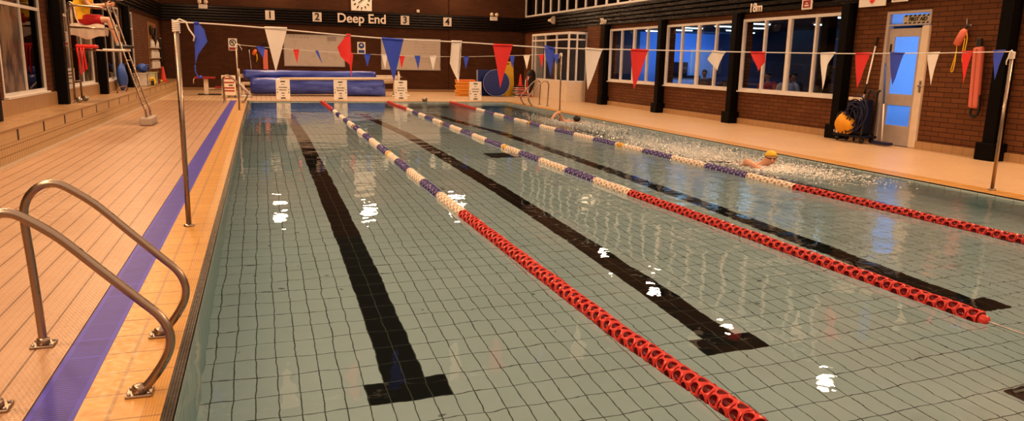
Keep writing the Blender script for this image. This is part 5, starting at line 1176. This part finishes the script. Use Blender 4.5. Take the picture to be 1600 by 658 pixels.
t = thing('coffee_machine', 'dark coffee machine standing on the cafe counter', 'machine', (16.15, 26.3, 1.08)); MB().box(15.95, 16.4, 26.1, 26.55, 1.08, 1.6, bev=.03).build('casing', 'ink', t); MB().box(16.0, 16.35, 26.07, 26.1, 1.3, 1.42).build('front_panel', 'grey_metal', t)
t = thing('inner_door', 'pale framed door in the blue cafe wall', 'door', (17.5, 27, 0)); MB().box(17.0, 18.05, 26.94, 27, 0, 2.12).build('door_frame', 'white_paint', t); MB().box(17.08, 17.97, 26.93, 26.94, .01, 2.05).build('door_leaf', 'cafe_counter', t)
for y, z0, lb in ((14.2, 1.5, 'dark menu board high on the partition, nearest the camera'), (15.5, 1.5, 'dark menu board beside the framed poster'), (17.6, 1.5, 'dark framed poster at the far end of the partition')):
    t = thing('menu_board', lb, 'board', (16.18, y, z0)); MB().box(16.15, 16.2, y - .5, y + .5, z0, z0 + .85).build('frame', 'wood', t); MB().box(16.14, 16.15, y - .45, y + .45, z0 + .05, z0 + .8).build('panel', plain('menu_panel', (.05, .07, .12), .5), t)
t = thing('notice_picture', 'pale framed notice on the cafe partition between the menu boards', 'picture', (16.18, 16.5, 1.6)); MB().box(16.15, 16.2, 16.3, 16.75, 1.55, 2.3).build('frame', 'ink', t); MB().ball((16.15, 16.52, 1.95), .01, .12, .25).build('white_figure', 'paper', t)
def cafe_person(x, y, lb, cloth, hair, face, s=1.0, z=.48):
    f = Vector((math.cos(face), math.sin(face), 0)); r = Vector((-f.y, f.x, 0)); b = Vector((x, y, z)); U = Vector((0, 0, 1))
    def at(a, u, c): return b + f * a + U * u + r * c
    o = thing('person', lb, 'person', tuple(b)); V, E, R = [], [], []
    hip = chain(V, E, R, [at(0, .10, 0)], [(.15, .13)]); ch = chain(V, E, R, [at(0, .30, 0), at(.02, .46, 0)], [(.15, .12), (.17, .11)], hip)
    nk = chain(V, E, R, [at(.03, .60, 0)], [.055], ch); hc = at(.06, .76, 0); head_joints(V, E, R, nk, at(.03, .60, 0), hc, f)
    for q in (-1, 1):
        kn = chain(V, E, R, [at(.1, .08, q * .1), at(.42, .10, q * .13)], [.085, .06], hip); an = chain(V, E, R, [at(.44, -.15, q * .13), at(.42, -.40, q * .13)], [.05, .036], kn); chain(V, E, R, [at(.55, -.445, q * .14)], [.03], an)
        sh = chain(V, E, R, [at(.02, .53, q * .2)], [.062], ch); el = chain(V, E, R, [at(.04, .38, q * .24), at(.1, .27, q * .24)], [.052, .044], sh); w_ = at(.33, .3, q * .12); wi = chain(V, E, R, [w_], [.028], el); hand(V, E, R, w_, wi, f - r * q * .3, U + r * q * -.3, .4)
    skinned('body', V, E, R, 'skin_dark', o, 0); face_parts(o, hc, f, U, 1, 'skin_dark', hair)
    cuff('top', [at(0, .05, 0), at(0, .2, 0), at(0, .38, 0), at(.02, .54, 0), at(.03, .59, 0)], [.16, .165, .18, .185, .08], cloth, o)
    for q in (-1, 1):
        cuff('sleeve', [at(.02, .54, q * .14), at(.02, .52, q * .2), at(.04, .38, q * .245), at(.1, .27, q * .245)], [.075, .08, .066, .058], cloth, o)
        cuff('trouser_leg', [at(-.02, .09, q * .09), at(.2, .1, q * .11), at(.42, .11, q * .13), at(.455, -.1, q * .13), at(.43, -.38, q * .13)], [.12, .1, .078, .066, .058], 'cloth_black', o)
def cafe_chair(x, y, face, lb):
    t = thing('cafe_chair', lb, 'chair', (x, y, 0), 'cafe chairs'); R_ = Matrix.Translation((x, y, 0)) @ RZ(face)
    MB().box(-.22, .22, -.22, .22, .43, .465, mat=R_, bev=.012).build('seat', 'cafe_dark', t); MB().box(-.235, -.205, -.21, .21, .56, .86, mat=R_, bev=.012).build('backrest', 'cafe_dark', t)
    for a in (-1, 1):
        for b in (-1, 1): MB().tube([R_ @ Vector((a * .2, b * .19, .43)), R_ @ Vector((a * .23, b * .21, 0))], .012, 8).build('leg', 'grey_metal', t)
        MB().tube([R_ @ Vector((-.21, a * .19, .43)), R_ @ Vector((-.225, a * .19, .6))], .012, 8).build('back_post', 'grey_metal', t)
def cafe_table(x, y, lb):
    t = thing('cafe_table', lb, 'table', (x, y, 0)); MB().lathe([(.40, .72), (.41, .735), (.40, .75)], (x, y, 0), 'z', 32).build('tabletop', 'cafe_counter', t); MB().lathe([(.03, .03), (.03, .72)], (x, y, 0), 'z', 14).build('column', 'grey_metal', t); MB().lathe([(.24, 0), (.23, .03), (.05, .04)], (x, y, 0), 'z', 24).build('foot', 'ink', t)
PE = [(14.0, 17.9, 'person in a red top seated behind the nearest cafe window', 'cloth_red', 'hair', 3.6), (14.9, 17.9, 'person in dark clothes seated behind the red topped one', 'cloth_black', 'hair', 3.3), (13.75, 16.75, 'person in a pale grey shirt with back turned in the window', 'cloth_grey', 'cloth_brown', .9), (14.3, 21.6, 'person in a brown top sitting behind the middle cafe window', 'cloth_brown', 'hair', 3.9), (13.9, 19.6, 'person in dark clothes at the edge of the middle window', 'cloth_black', 'cloth_brown', .6)]
for x, y, lb, cl, hr, fc in PE: cafe_person(x, y, lb, cl, hr, fc); cafe_chair(x, y, fc, 'dark cafe chair with a seated person behind the windows')
cafe_table(13.18, 17.35, 'round cafe table between red and grey dressed people'); cafe_table(13.3, 20.7, 'round cafe table behind the middle window')
